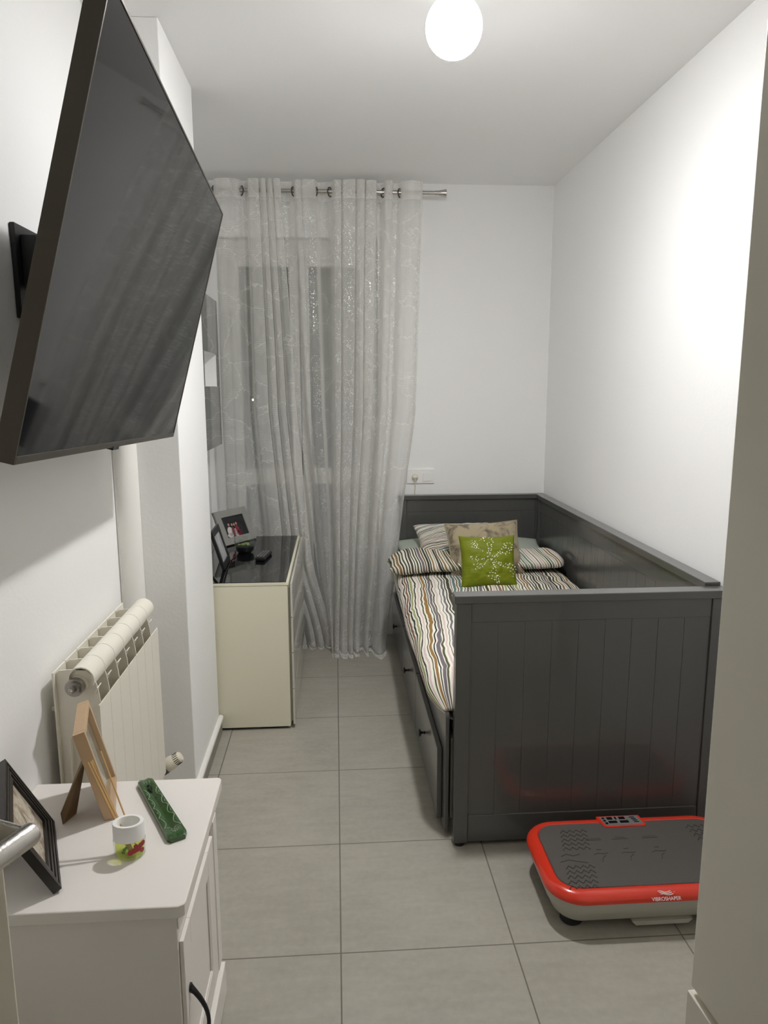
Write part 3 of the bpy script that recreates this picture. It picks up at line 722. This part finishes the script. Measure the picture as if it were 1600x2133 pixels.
# ------------------------------------------------------------------ radiator
ra = thing('radiator', (-.62,1.94,.16), 'cream ribbed radiator on the left wall, between cabinet and pillar', 'radiator')
RY = 1.655; SW = .0815
for i in range(7):
    y = RY+i*SW
    s = MB()
    web = [(-.673,.762),(-.664,.769),(-.640,.771),(-.6,.768),(-.585,.752),(-.578,.730),(-.574,.705),(-.572,.683),(-.572,.19),(-.590,.165),(-.655,.165),(-.673,.19),(-.673,.66),(-.677,.69),(-.677,.735)]
    y1_ = y+(.012 if i == 0 else .001); s.prism(web, 'y', y1_, y1_+.0035)
    s.box(-.676,-.672,y,y+SW-.003,.19,.768)
    s.box(-.574,-.5705,y,y+SW-.0012,.19,.684)
    hood = []
    for k in range(13):
        t = math.radians(205-k*(205+32)/12); hood.append((-.610+.031*math.cos(t), .750+.031*math.sin(t)))
    inner = [(-.610+(px+.610)*.90, .750+(pz-.750)*.90) for px, pz in hood[::-1]]
    s.prism(hood+inner, 'y', y+.0005, y+SW-.0012)
    s.prism([(-.587,.706),(-.5835,.7065),(-.577,.722),(-.574,.7265),(-.576,.7275),(-.580,.723)], 'y', y+.004, y+.034)
    s.box(-.648,-.644,y-.004 if i == 0 else y+.004,y+.05,.20,.60).box(-.612,-.608,y-.004 if i == 0 else y+.004,y+.05,.20,.60)
    s.cyl((-.620,y+.002,.735),(-.620,y+SW,.735),.0225,20).cyl((-.622,y+.002,.205),(-.622,y+SW,.205),.021,20)
    s.build('section', M_rad, ra, smooth=True)
pl = MB(); pl.cyl((-.622,RY+.002,.735),(-.622,RY-.014,.735),.0215,32).cyl((-.622,RY-.013,.735),(-.622,RY-.020,.735),.0175,6).cyl((-.622,RY-.019,.735),(-.622,RY-.023,.735),.015,28)
plo = pl.build('end_plug', M_nickel, ra, smooth=True, label='tarnished nickel end plug')
MB().tube([(-.622,RY-.022,.735),(-.622,RY-.034,.735),(-.622,RY-.035,.735),(-.622,RY-.040,.735)], [.0075,.0075,.0045,.0035], 18).build('bleed_screw', M_nickel, plo, smooth=True)
va = MB().cyl((-.600,2.226,.180),(-.600,2.262,.180),.015,20).cyl((-.600,2.250,.180),(-.600,2.262,.180),.019,6)
va.tube([(-.604,2.252,.170),(-.596,2.258,.176),(-.590,2.262,.181),(-.580,2.265,.187)], [.016,.020,.0225,.0225], 24)
A_ = Vector((-.580,2.266,.188)); D_ = Vector((.050,.006,.031)).normalized()
va.tube([A_-D_*.020, A_-D_*.018, A_-D_*.004, A_+D_*.001], [.018,.0245,.0250,.0235], 32)
vo = va.build('valve', M_darknickel, ra, smooth=True, label='dark metal valve body')
A = Vector((-.580,2.266,.188))+D_*.001; D = Vector((.050,.006,.031)).normalized()
hd = MB(); hd.tube([A, A+D*.006, A+D*.026, A+D*.030, A+D*.052, A+D*.058], [.0215,.0235,.0225,.0200,.0185,.0140], 36)
ho = hd.build('thermostat_head', M_radhead, vo, smooth=True, label='cream thermostat head with slots')
sl = MB(); u_ = D.orthogonal().normalized(); w_ = D.cross(u_)
for k in range(18):
    an = 2*PI*k/18; rd = (u_*math.cos(an)+w_*math.sin(an)); sl.tube([A+D*.034+rd*.0196, A+D*.051+rd*.0187], .0012, 5)
sl.build('slots', M_char, ho)
for hy_ in (1.70, 2.16): MB().cyl((-.699,hy_,.66),(-.677,hy_,.66),.008,10).build('wall_hook', M_rad, ra)
MB().cyl((-.600,2.258,.178),(-.600,2.258,.0),.009,14).build('supply_pipe', M_rad, ra, smooth=True)

# ------------------------------------------------------------------ bedside cabinet
cab = thing('bedside_cabinet', (-.49,1.36,0), 'white painted cabinet with panelled door, standing near the left wall', 'cabinet')
car = MB().box(-.699,-.297,1.170,1.540,.004,.505)
caro = car.build('carcass', M_cabinet, cab, bevel=.002)
tp = MB().prism([(-.699,1.152),(-.289,1.152),(-.279,1.159),(-.277,1.166),(-.277,1.572),(-.284,1.580),(-.699,1.580)], 'z', .505, .530)
tp.build('cabinet_top', M_cabinet, cab, bevel=.003)
do = MB(); xf = -.2885
do.box(-.2965,xf,1.176,1.236,.092,.440).box(-.2965,xf,1.430,1.490,.092,.440).box(-.2965,xf,1.236,1.430,.092,.150).box(-.2965,xf,1.236,1.430,.385,.440)
doo = do.build('door', M_cabinet, cab, bevel=.0015)
MB().box(-.2965,-.2935,1.236,1.430,.150,.392).build('door_panel', M_cabinet, doo)
md = MB()
for ax, a0, a1, p0, p1 in (('z',.150,.392,1.236,1.244),('z',.150,.392,1.422,1.430),('y',1.244,1.422,.150,.158),('y',1.244,1.422,.384,.392)):
    if ax == 'z': md.box(-.2935,-.2895,p0,p1,a0,a1)
    else: md.box(-.2935,-.2895,a0,a1,p0,p1)
md.build('panel_moulding', M_cabinet, doo, bevel=.002)
MB().box(-.2965,-.2945,1.172,1.538,.468,.503).build('frieze', M_cabinet, cab, bevel=.001)
MB().box(-.2965,-.279,1.174,1.530,.004,.084).build('plinth', M_cabinet, cab, bevel=.002)
MB().box(-.2965,-.288,1.500,1.540,.086,.466).build('side_stile', M_cabinet, cab, bevel=.001)
hp = []
for k in range(15):
    t = k/14; hp.append((-.289+.033*math.sin(PI*t)**.8, 1.205, .318-.15*t))
MB().tube(hp, [.0055-.0016*math.sin(PI*k/14)+(.002 if k in (0,14) else 0) for k in range(15)], 12).cyl((-.2884,1.205,.318),(-.285,1.205,.318),.008,16).cyl((-.2884,1.205,.168),(-.285,1.205,.168),.008,16).build('bow_handle', M_black, doo, smooth=True, label='black curved bow handle')

def lean_frame(x, y, ph, th, w, h_, z0, depth):
    e = Vector((math.cos(ph), math.sin(ph), 0)); n = Vector((math.sin(ph), -math.cos(ph), 0))
    u = Vector((0,0,1))*math.cos(th)-n*math.sin(th); f = n*math.cos(th)+Vector((0,0,1))*math.sin(th)
    # local: X = along bottom edge, Y = up the frame, Z = front normal
    M = Matrix((e, u, f)).transposed().to_4x4(); M.translation = Vector((x, y, z0+depth*math.sin(th)+.0005)); return M
def border(M, w, h_, bw, z0, z1, bwt=None):
    mb = MB(); mb.obox(M,0,bw,0,h_,z0,z1).obox(M,w-bw,w,0,h_,z0,z1).obox(M,bw,w-bw,0,bw,z0,z1).obox(M,bw,w-bw,h_-bw,h_,z0,z1); return mb
# pine frame
Mw = lean_frame(-.475,1.426,1.843,.239,.164,.206,.530,.024)
f1 = thing('picture_frame', (-.49,1.50,.53), 'pale pine box picture frame seen from its side on the white cabinet', 'picture frame')
border(Mw,.164,.206,.0115,-.024,0).build('frame', M_wood, f1, bevel=.001)
MB().obox(Mw,.0115,.1525,.0115,.1945,-.018,-.012).build('photo', M_photo_soft, f1, label='faded photo print')
MB().obox(Mw,.0115,.1525,.0115,.1945,-.0108,-.0098).build('glass', M_thin, f1)
strut = MB()
q = [Mw @ Vector(p) for p in ((.060,.125,-.0245),(.104,.125,-.0245))]
foot_ = [Vector((-.566,1.452,.531)), Vector((-.579,1.415,.531))]
mid_ = [Vector((-.5655,1.476,.560)), Vector((-.582,1.416,.556))]
Q = [q[1], q[0], mid_[1], foot_[1], foot_[0], mid_[0]]
off = Vector((-.0025,.0,-.0012))
strut.add(Q+[p+off for p in Q], [tuple(range(6)), tuple(range(6,12))[::-1]]+[(i,(i+1)%6,6+(i+1)%6,6+i) for i in range(6)])
strut.build('stand', M_strut, f1, label='brown hardboard easel leg')
# dark frame
Md = lean_frame(-.506,1.204,1.979,.455,.231,.179,.530,.016)
f2 = thing('picture_frame', (-.56,1.31,.53), 'dark ridged picture frame at the near left corner of the cabinet top', 'picture frame')
fb = MB()
for k, (bi, zz) in enumerate(((0,0),(.006,-.0022),(.009,-.0006),(.015,-.0034),(.018,-.0018),(.024,-.0050),(.027,-.0036))):
    nx = (.006,.009,.015,.018,.024,.027,.033)[k]
    b0, b1 = bi, nx
    fb.obox(Md,b0,b1,b0,.179-b0,-.016,zz).obox(Md,.231-b1,.231-b0,b0,.179-b0,-.016,zz).obox(Md,b1,.231-b1,b0,b1,-.016,zz).obox(Md,b1,.231-b1,.179-b1,.179-b0,-.016,zz)
fb.build('frame', M_blackwood, f2)
MB().obox(Md,.033,.198,.033,.146,-.013,-.009).build('photo', M_photo_soft, f2, label='soft brown and grey photo print')
Q = [Md @ Vector((.09,.11,-.017)), Md @ Vector((.14,.11,-.017)), Vector((-.690,1.325,.5315)), Vector((-.675,1.275,.5315))]
off = Vector((-.002,0,-.0015)); MB().add(Q+[p+off for p in Q], [(0,1,2,3),(7,6,5,4),(0,4,5,1),(1,5,6,2),(2,6,7,3),(3,7,4,0)]).build('stand', M_black, f2)

# incense holder
ih = thing('incense_holder', (-.39,1.455,.53), 'long green glazed incense holder with carved white lines', 'incense holder')
P0 = Vector((-.4515,1.5645,.5305)); P1 = Vector((-.3275,1.3405,.5305)); ax_ = (P1-P0).normalized(); LN = (P1-P0).length; sd = Vector((-ax_.y, ax_.x, 0))
tray = []
nL = 30
for i in range(nL+1):
    t = i/nL; endr = min(1, min(t, 1-t)/.035); endr = (1-(1-endr)**2)**.5
    hwid = (.0165+.0035*t)*(.72+.28*endr)
    gz = .0065 if .1 < t < .9 else .002
    c = P0+ax_*(LN*t)
    prof = [(-1,.0),(-1.06,.004),(-1,.0115),(-.72,.0135),(-.38,.0130-gz*.45),(0,.0130-gz),(.38,.0130-gz*.45),(.72,.0135),(1,.0115),(1.06,.004),(1,.0)]
    tray.append([c+sd*(hwid*a_)+Vector((0,0,zz*(.8+.2*endr))) for a_, zz in prof])
to = MB().loft(tray).build('tray', M_greenglaze, ih, smooth=True)
cv = MB()
def TP(t, s_): 
    gz = .0065 if .1 < t < .9 else .002
    zz = interp([(0,.0130-gz),(.38,.0130-gz*.45),(.72,.0135),(1,.0118)], abs(s_))
    return P0+ax_*(LN*t)+sd*((.0165+.0035*t)*s_)+Vector((0,0,zz+.0003))
for sgn in (-1, 1):
    for k in range(4):
        t0 = .20+k*.165
        cv.tube([TP(t0+.165*q/8, sgn*(.86-.42*math.sin(PI*q/8))) for q in range(9)], .0008, 5)
    for k in range(3):
        tt = .275+k*.165; cv.tube([TP(tt, sgn*.74), TP(tt+.03, sgn*.70)], .0007, 5)
cv.tube([TP(.86,-.8),TP(.85,-.3),TP(.90,0),TP(.85,.3),TP(.86,.8)], .0008, 5)
cv.tube([TP(.925,-.25),TP(.925,.25)], .0007, 5); cv.tube([TP(.905,0),TP(.945,0)], .0007, 5)
cv.tube([TP(.10,-.4),TP(.06,-.28)], .0007, 5); cv.tube([TP(.09,0),TP(.05,.02)], .0007, 5); cv.tube([TP(.10,.35),TP(.06,.38)], .0007, 5)
cv.build('carving', M_carve, to, smooth=True, label='pale scalloped carving')
MB().tube([TP(.115,.0)-Vector((0,0,.0005)), TP(.13,.05)], [.0045,.004], 10).tube([TP(.15,.25),TP(.19,-.15),TP(.23,.05)], [.003,.0045,.002], 8).build('burn_mark', M_char, to, smooth=True)

# reed diffuser
rd = thing('reed_diffuser', (-.413,1.306,.53), 'small reed diffuser with white collar and yellow oil', 'diffuser')
bx, by = -.413, 1.306
MB().lathe([(.002,.5305),(.027,.5305),(.030,.534),(.0305,.566),(.0300,.567),(.0285,.566),(.0283,.535),(.002,.5335)], bx, by, 40, 1.0, .80).build('bottle', M_thin, rd, smooth=True)
MB().lathe([(.002,.5340),(.0270,.5355),(.0278,.538),(.0278,.5545),(.002,.5545)], bx, by, 40, .99, .79).build('oil', M_liquid, rd, smooth=True, label='pale yellow scented oil')
MB().lathe([(.0300,.5672),(.0300,.599),(.0290,.6005),(.0225,.6005),(.0215,.599),(.0215,.5672)], bx, by, 40, 1.0, .80, cap=False).build('collar', M_whitegloss, rd, smooth=True, label='white ceramic collar')
lb = MB()
lbm = [pm('cherry_red_print', (.33,.025,.03), .4, raw=True), pm('leaf_green_print', (.08,.20,.03), .4, raw=True)]
for an, zc, r, mi in ((-75,.548,.0055,0),(-62,.551,.006,0),(-48,.553,.0065,0),(-36,.558,.006,0),(-25,.560,.0058,0),(-30,.547,.005,0),(-55,.560,.0042,0),(-95,.556,.0036,1),(-100,.550,.0034,1),(-88,.560,.003,1)):
    an = math.radians(an); cx, cy = bx+.0309*math.cos(an), by+.0309*.80*math.sin(an); n_ = Vector((math.cos(an), math.sin(an)/.8, 0)).normalized(); t_ = Vector((-n_.y, n_.x, 0))
    lb.mi = mi; k0 = [Vector((cx, cy, zc))+n_*.0002+(t_*math.cos(q*PI/6)+Vector((0,0,1))*math.sin(q*PI/6))*r for q in range(12)]
    lb.add(k0, [tuple(range(12))])
lb.build('label', lbm, rd, label='red cherry print on the glass')
for (ox, oy), tip in (((-.006,-.004),(-.497,1.352,.701)),((-.003,-.002),(-.501,1.362,.696)),((-.001,.001),(-.494,1.366,.699)),((.002,-.005),(-.491,1.350,.704)),((.006,.006),(-.478,1.372,.714))):
    MB().tube([(bx+ox+.006,by+oy,.5365),tip], .00165, 8).build('reed', M_reed, rd, smooth=True)

# ------------------------------------------------------------------ chest of drawers in the recess
ch = thing('chest_of_drawers', (-.44,3.36,0), 'cream chest of drawers with black glass top beside the curtain', 'chest of drawers')
MB().box(-.694,-.207,2.884,3.832,.012,.632).build('carcass', M_cream, ch, bevel=.001)
MB().box(-.696,-.202,2.882,3.834,.632,.6435).build('top_edge', M_cream, ch, bevel=.001)
MB().box(-.694,-.212,2.886,3.830,.6436,.6465).build('glass_top', M_blackglass, ch, bevel=.0008, label='glossy black glass top')
for z0_, z1_ in ((.494,.640),(.340,.490),(.181,.336),(.020,.177)):
    MB().box(-.196,-.187,2.886,3.830,z0_,z1_).build('drawer', M_creamgloss, ch, bevel=.001, label='glossy cream drawer front')
MB().box(-.207,-.196,2.90,3.82,.03,.62).build('drawer_recess', M_lightgrey, ch)
MB().box(-.69,-.22,2.90,3.82,0,.012).build('base', M_black, ch)

GZ = .6465
Mg1 = lean_frame(-.554,3.565,.969,.439,.231,.181,GZ,.014)
f3 = thing('picture_frame', (-.50,3.66,GZ), 'wide grey picture frame with a group photo, on the black glass top', 'picture frame')
border(Mg1,.231,.181,.036,-.012,0).build('frame', M_greyframe, f3, bevel=.001)
MB().obox(Mg1,-.001,.232,-.001,.182,-.0145,-.0122).build('backing', M_black, f3)
ph = MB(); ph.obox(Mg1,.036,.195,.036,.145,-.012,-.006)
def disc(cx, cy, rx, ry, mi, z): 
    ph.mi = mi; ph.add([Mg1 @ Vector((cx+rx*math.cos(k*PI/8), cy+ry*math.sin(k*PI/8), z)) for k in range(16)], [tuple(range(16))])
for cx, cy, rx, ry, mi in ((.072,.066,.020,.026,1),(.066,.048,.022,.012,1),(.095,.062,.013,.026,2),(.125,.066,.015,.028,2),(.108,.058,.010,.020,1),(.112,.045,.014,.012,1),(.133,.052,.013,.016,2)): disc(cx,cy,rx,ry,mi,-.0057)
for cx, cy in ((.074,.103),(.096,.100),(.112,.099),(.129,.102)): disc(cx,cy+.003,.0085,.0095,4,-.0055); disc(cx,cy,.0062,.0075,3,-.0053)
ph.build('photo', [M_photo_dark, M_photo_white, M_photo_red, M_photo_skin, M_photo_hair], f3, label='photo of a group in white and dark red clothes')
Q = [Mg1 @ Vector((.09,.11,-.0145)), Mg1 @ Vector((.14,.11,-.0145)), Vector((-.552,3.735,GZ+.001)), Vector((-.580,3.695,GZ+.001))]
off = Vector((-.002,.001,-.0005)); MB().add(Q+[p+off for p in Q], [(0,1,2,3),(7,6,5,4),(0,4,5,1),(1,5,6,2),(2,6,7,3),(3,7,4,0)]).build('stand', M_black, f3)
Mg2 = lean_frame(-.489,3.085,1.592,.285,.205,.175,GZ,.012)
f4 = thing('picture_frame', (-.51,3.19,GZ), 'black picture frame half hidden behind the white pillar', 'picture frame')
border(Mg2,.205,.175,.026,-.012,0).build('frame', M_black, f4, bevel=.001)
MB().obox(Mg2,.026,.179,.026,.149,-.010,-.005).build('photo', M_photo_pale, f4, label='pale grey photo')
Q = [Mg2 @ Vector((.08,.10,-.0125)), Mg2 @ Vector((.12,.10,-.0125)), Vector((-.600,3.205,GZ+.001)), Vector((-.600,3.165,GZ+.001))]
off = Vector((-.002,0,-.001)); MB().add(Q+[p+off for p in Q], [(0,1,2,3),(7,6,5,4),(0,4,5,1),(1,5,6,2),(2,6,7,3),(3,7,4,0)]).build('stand', M_black, f4)
# terrarium bowl
bo = thing('terrarium', (-.445,3.435,GZ), 'small round glass bowl planted with succulents on dark pebbles', 'planter')
MB().lathe([(.002,GZ+.0005),(.036,GZ+.0005),(.043,GZ+.010),(.049,GZ+.04),(.0495,GZ+.073),(.0475,GZ+.073),(.047,GZ+.04),(.041,GZ+.012),(.034,GZ+.005),(.002,GZ+.005)], -.445, 3.435, 44).build('bowl', M_thin, bo, smooth=True)
pb = MB(); r3 = random.Random(5)
pb.lathe([(.002,GZ+.0055),(.034,GZ+.0056),(.0405,GZ+.0125),(.044,GZ+.034),(.030,GZ+.040),(.002,GZ+.042)], -.445, 3.435, 30)
pb.build('pebbles', M_soil, bo, smooth=True)
for k in range(6):
    an = k*1.05+.3; cx, cy = -.445+.026*math.cos(an)*(.5+.5*(k % 2)), 3.435+.026*math.sin(an)*(.5+.5*(k % 2)); lf = MB()
    for q in range(9):
        b2 = q*.7; d_ = Vector((math.cos(b2)*.8, math.sin(b2)*.8, r3.uniform(.5,1.2))).normalized(); b0_ = Vector((cx, cy, GZ+.036))
        lf.tube([b0_, b0_+d_*.007, b0_+d_*r3.uniform(.011,.016)], [.0015,.0028,.0004], 6)
    lf.build('succulent', M_leaf, bo, smooth=True)
# remote
rm = thing('remote_control', (-.345,3.33,GZ), 'black remote control with grey buttons on the glass top', 'remote control')
Mr = Matrix.Translation((-.345,3.325,GZ+.0005)) @ Matrix.Rotation(math.radians(-8),4,'Z')
MB().obox(Mr,-.023,.023,-.075,.075,0,.018).build('body', M_black, rm, bevel=.006, seg=3)
for ix in range(3):
    for iy in range(6):
        MB().obox(Mr,-.017+ix*.0125,-.009+ix*.0125,-.060+iy*.021,-.050+iy*.021,.0181,.0205).build('button', M_silver, rm, bevel=.001)

# mirrored wall cabinet in the recess
wc = thing('wall_cabinet', (-.65,3.45,1.14), 'mirror-fronted wall cabinet with an open square niche, left of the curtain', 'cabinet')
b = MB(); Y0, Y1, Z0, Z1 = 2.96, 3.862, 1.142, 1.87; ny0, ny1, nz0, nz1 = 3.44, 3.800, 1.441, 1.602
b.box(-.699,-.604,Y0,Y1,Z0,nz0).box(-.699,-.604,Y0,Y1,nz1,Z1).box(-.699,-.604,Y0,ny0,nz0,nz1).box(-.699,-.604,ny1,Y1,nz0,nz1)
b.build('body', M_whitegloss, wc)
b = MB().box(-.6038,-.600,Y0,Y1,Z0,nz0-.001).box(-.6038,-.600,Y0,Y1,nz1+.001,Z1).box(-.6038,-.600,Y0,ny0-.001,nz0,nz1).box(-.6038,-.600,ny1+.002,Y1,nz0,nz1)
b.build('mirror_front', M_mirror, wc, label='grey mirror glass front')

# socket and cord
ou = thing('wall_socket', (.479,4.05,.895), 'double white wall plate with socket and switch above the headboard', 'socket')
MB().box(.402,.556,4.040,4.0498,.895,.976).build('plate', M_whitegloss, ou, bevel=.002)
MB().lathe([(.0205,0),(.0205,.003),(.0175,.003),(.0165,.0005),(.002,.0005)], 0, 0, 32).xf(Matrix.Translation((.446,4.0398,.931)) @ Matrix.Rotation(PI/2,4,'X')).build('socket', M_whitegloss, ou, smooth=True)
MB().box(.492,.538,4.036,4.0399,.908,.954).build('switch', M_whitegloss, ou, bevel=.0015)
pc_ = MB().tube([(.447,4.0260,.905),(.447,4.026,.88),(.4462,4.0395,.85),(.446,4.0455,.81),(.446,4.0465,.6)], .0028, 10)
pco = pc_.build('power_cord', M_radhead, None, smooth=True)
setp(pco, 'cream power cord with plug hanging from the wall socket', 'power cord')
MB().tube([(.446,4.0385,.931),(.446,4.028,.931),(.446,4.022,.929),(.447,4.0240,.918),(.447,4.026,.904)], [.0155,.0155,.013,.008,.004], 20).build('plug', M_radhead, pco, smooth=True, label='round cream plug')

# ------------------------------------------------------------------ curtain rod and curtains
ro = thing('curtain_rod', (-.03,3.93,2.427), 'brushed metal curtain rod with conical finial under the ceiling', 'curtain rod')
MB().cyl((-.665,3.93,2.427),(.535,3.93,2.427),.0105,20).build('rod', M_steel, ro, smooth=True)
MB().tube([(.530,3.93,2.427),(.540,3.93,2.427),(.545,3.93,2.427),(.590,3.93,2.427),(.592,3.93,2.427)], [.0105,.0125,.0115,.0195,.018], 28).build('finial', M_steel, ro, smooth=True)
for x in (-.64,.245):
    MB().box(x-.006,x+.006,3.935,4.049,2.418,2.424).box(x-.012,x+.012,4.044,4.0495,2.40,2.45).build('wall_bracket', M_steel, ro)

TOPZ = 2.475
z_seed = .5
def curtain(nodes, wmid, wlow, wbot, mat, seed, name, extra, yshift, ydrop, opac=0):
    # nodes: (x at rod, y offset); arclength-based uv
    NU, NV = 760, 140
    P = [(a_, b2) for a_, b2 in nodes]
    samp = [catmull(P, i/(NU-1)) for i in range(NU)]
    L = [0]
    for p, q in zip(samp, samp[1:]): L.append(L[-1]+math.dist(p, q))
    tot = TOPZ+extra
    def smooth(q):
        out = []
        for i in range(NU):
            a_, b2 = max(0, i-q), min(NU-1, i+q); h_ = min(i-a_, b2-i); seg = samp[i-h_:i+h_+1]
            out.append((sum(p[0] for p in seg)/len(seg), sum(p[1] for p in seg)/len(seg)))
        return out
    sm = smooth(26)
    mb = MB(); mb.uv = []
    for j in range(NV):
        s_ = (j/(NV-1))**.92*tot
        zc = TOPZ-s_
        for i in range(NU):
            wl_ = min(1, max(0, (s_-.7)/1.6)); wl_ = wl_*wl_*(3-2*wl_)*.45
            x = samp[i][0]*(1-wl_)+sm[i][0]*wl_; yo = samp[i][1]*(1-wl_)+sm[i][1]*wl_*1.5
            yo += wl_*(.030*fbm(L[i]*5.5+seed, z_seed, 7)+.012*fbm(L[i]*14+seed, z_seed, 3))
            xm, xl, xb = x+interp(wmid, x), x+interp(wlow, x), x+interp(wbot, x)
            z = zc
            # horizontal position by height (2.4 -> 1.30 -> .53 -> 0)
            zz = max(0, z)
            if zz > 1.30: f = (2.45-zz)/1.15; f = max(0, f); X = x+(xm-x)*f
            elif zz > .53: f = (1.30-zz)/.77; X = xm+(xl-xm)*f
            else: f = (.53-zz)/.53; f = f*f*(3-2*f)*.5+f*.5; X = xl+(xb-xl)*f
            k = 1-.10*min(1, s_/2.4)
            drift = min(1, s_/1.0)
            X += drift*(.007*fbm(x*7+seed, z*.9, 1)+.0015*fbm(x*30+seed, z*1.5, 3))
            amp = 1+.25*drift+.35*min(1, s_/2.0)+.25*drift*fbm(x*7+seed, z*.8, 5)
            Y = 3.93+yo*amp+drift*(.012*fbm(x*6+seed, z*.7, 9)+.002*fbm(x*40, z*2+seed, 2))
            Y += yshift*min(1, max(0, (1.2-zz)/1.2))**1.5
            if z < 0:
                over = -z
                Y -= over*(.85+.25*fbm(x*16+seed, 2, 2)); z = .004+.012*abs(fbm(x*22+seed, over*20, 4))+.018*max(0, .03-abs(over-.03))/.03*abs(fbm(x*12, seed, 1))*1.2
            else:
                bl = max(0, 1-z/.16); Y -= ydrop*bl*bl*(1+.5*fbm(x*12+seed, 5, 5)); z = max(z, .004)+bl*.004*fbm(x*20, 1, seed)**2
            z += .006*fbm(x*11+seed, 1, 1)*(1 if s_ < .02 else 0)
            mb.v.append((X, Y, z)); mb.uv.append((L[i]*1.0+seed*.13, zc))
    for j in range(NV-1):
        for i in range(NU-1):
            a_ = j*NU+i; mb.f.append([a_, a_+1, a_+NU+1, a_+NU]); mb.m.append(0)
    return mb.build(name, mat, None, smooth=True, autos=False)
def bundle(x0, x1, d=-.040):
    m = (x0+x1)/2
    return [(x0-.001,d+.018),(x0+.003,d+.004),(m,d-.004),(x1-.003,d+.004),(x1+.001,d+.016),(x1-.006,d+.026),(m,d+.030),(x0+.008,d+.034),(x0+.002,d+.042),(x0+.008,d+.051),(m,d+.055),(x1,d+.052)]
nl = [(-.602,.0),(-.596,-.02),(-.575,-.034),(-.55,-.038),(-.52,-.036),(-.490,-.030),(-.466,.0),(-.454,.024),(-.438,.020)]
nl += bundle(-.425,-.372)+bundle(-.362,-.336,-.046)+bundle(-.328,-.303,-.042)+bundle(-.296,-.262,-.044)[:8]
c1 = curtain(nl, [(-.6,-.004),(-.44,.0),(-.41,.008),(-.26,.055)], [(-.6,.02),(-.44,.045),(-.41,.075),(-.26,.125)], [(-.6,.08),(-.44,.17),(-.41,.19),(-.26,.24)], M_sheer1, 3, 'curtain', .05, .0, .02)
setp(c1, 'left sheer curtain panel with embroidered petals, falling behind the chest', 'curtain', 'sheer curtains on the rod')
nr = [(-.262,.028),(-.235,.034),(-.208,.018),(-.190,-.02),(-.175,-.028)]
nr += bundle(-.156,-.088)[:5]+[(-.080,.0),(-.070,.030),(-.050,.036),(-.030,.034),(-.008,.012)]
nr += bundle(.008,.046)+bundle(.055,.118,-.044)+bundle(.128,.166,-.046)+bundle(.173,.227)+[(.236,.028),(.258,.030)]+bundle(.272,.309)
nr += [(.320,.028),(.342,.030),(.356,-.010),(.370,-.030),(.392,-.040),(.42,-.042),(.452,-.030),(.468,-.008)]
c2 = curtain(nr, [(-.26,.06),(-.1,.02),(.01,-.012),(.17,-.02),(.228,-.030),(.467,-.034)], [(-.26,.14),(-.1,.06),(.01,-.012),(.17,-.065),(.228,-.08),(.467,-.135)], [(-.26,.22),(-.1,.07),(.01,-.030),(.17,-.085),(.228,-.11),(.467,-.205)], M_sheer2, 11, 'curtain', .13, -.085, .06)
setp(c2, 'right sheer curtain panel glittering with sequin strips, puddled by the bed', 'curtain', 'sheer curtains on the rod')
for cc, xs in ((c1,(-.596,-.461)),(c2,(-.197,-.085,-.012,.264,.349))):
    for k, x in enumerate(xs):
        sgn = 1 if k % 2 else -1
        axv = Vector((.88,.48*sgn,0)).normalized(); p1 = Vector((0,0,1)); p2 = axv.cross(p1)
        ring = [Vector((x,3.93,2.424))+(p1*math.cos(2*PI*q/28)+p2*math.sin(2*PI*q/28))*.0215 for q in range(28)]
        MB().tube(ring, .0034, 8, closed=True).build('eyelet', M_darknickel, cc, smooth=True)

# ------------------------------------------------------------------ camera, world, colour
F, PT, YW, RL, H = 1497.6014, .16989272, .06674560, -.00285171, 1.42728616
fwd = Vector((math.sin(YW)*math.cos(PT), math.cos(YW)*math.cos(PT), -math.sin(PT)))
rt = Vector((math.cos(YW), -math.sin(YW), 0)); up = rt.cross(fwd)
r2 = rt*math.cos(RL)+up*math.sin(RL); u2 = -rt*math.sin(RL)+up*math.cos(RL)
Mc = Matrix((r2, u2, -fwd)).transposed().to_4x4(); Mc.translation = Vector((0,0,H))
cam = bpy.data.cameras.new('camera'); cam.sensor_fit = 'HORIZONTAL'; cam.sensor_width = 36; cam.lens = 36*F/1600
cam.clip_start = .02
co = bpy.data.objects.new('camera', cam); C.objects.link(co); co.matrix_world = Mc
S = bpy.context.scene; S.camera = co
w = bpy.data.worlds.new('night'); S.world = w; w.use_nodes = True
w.node_tree.nodes['Background'].inputs[0].default_value = (.9,.88,.85,1); w.node_tree.nodes['Background'].inputs[1].default_value = .10
S.view_settings.view_transform = 'Standard'; S.view_settings.look = 'None'; S.view_settings.exposure = 0.0; S.view_settings.gamma = 1
S.view_settings.use_curve_mapping = False
S.cycles.max_bounces = 12; S.cycles.diffuse_bounces = 8; S.cycles.transparent_max_bounces = 32
S.cycles.sample_clamp_indirect = 6
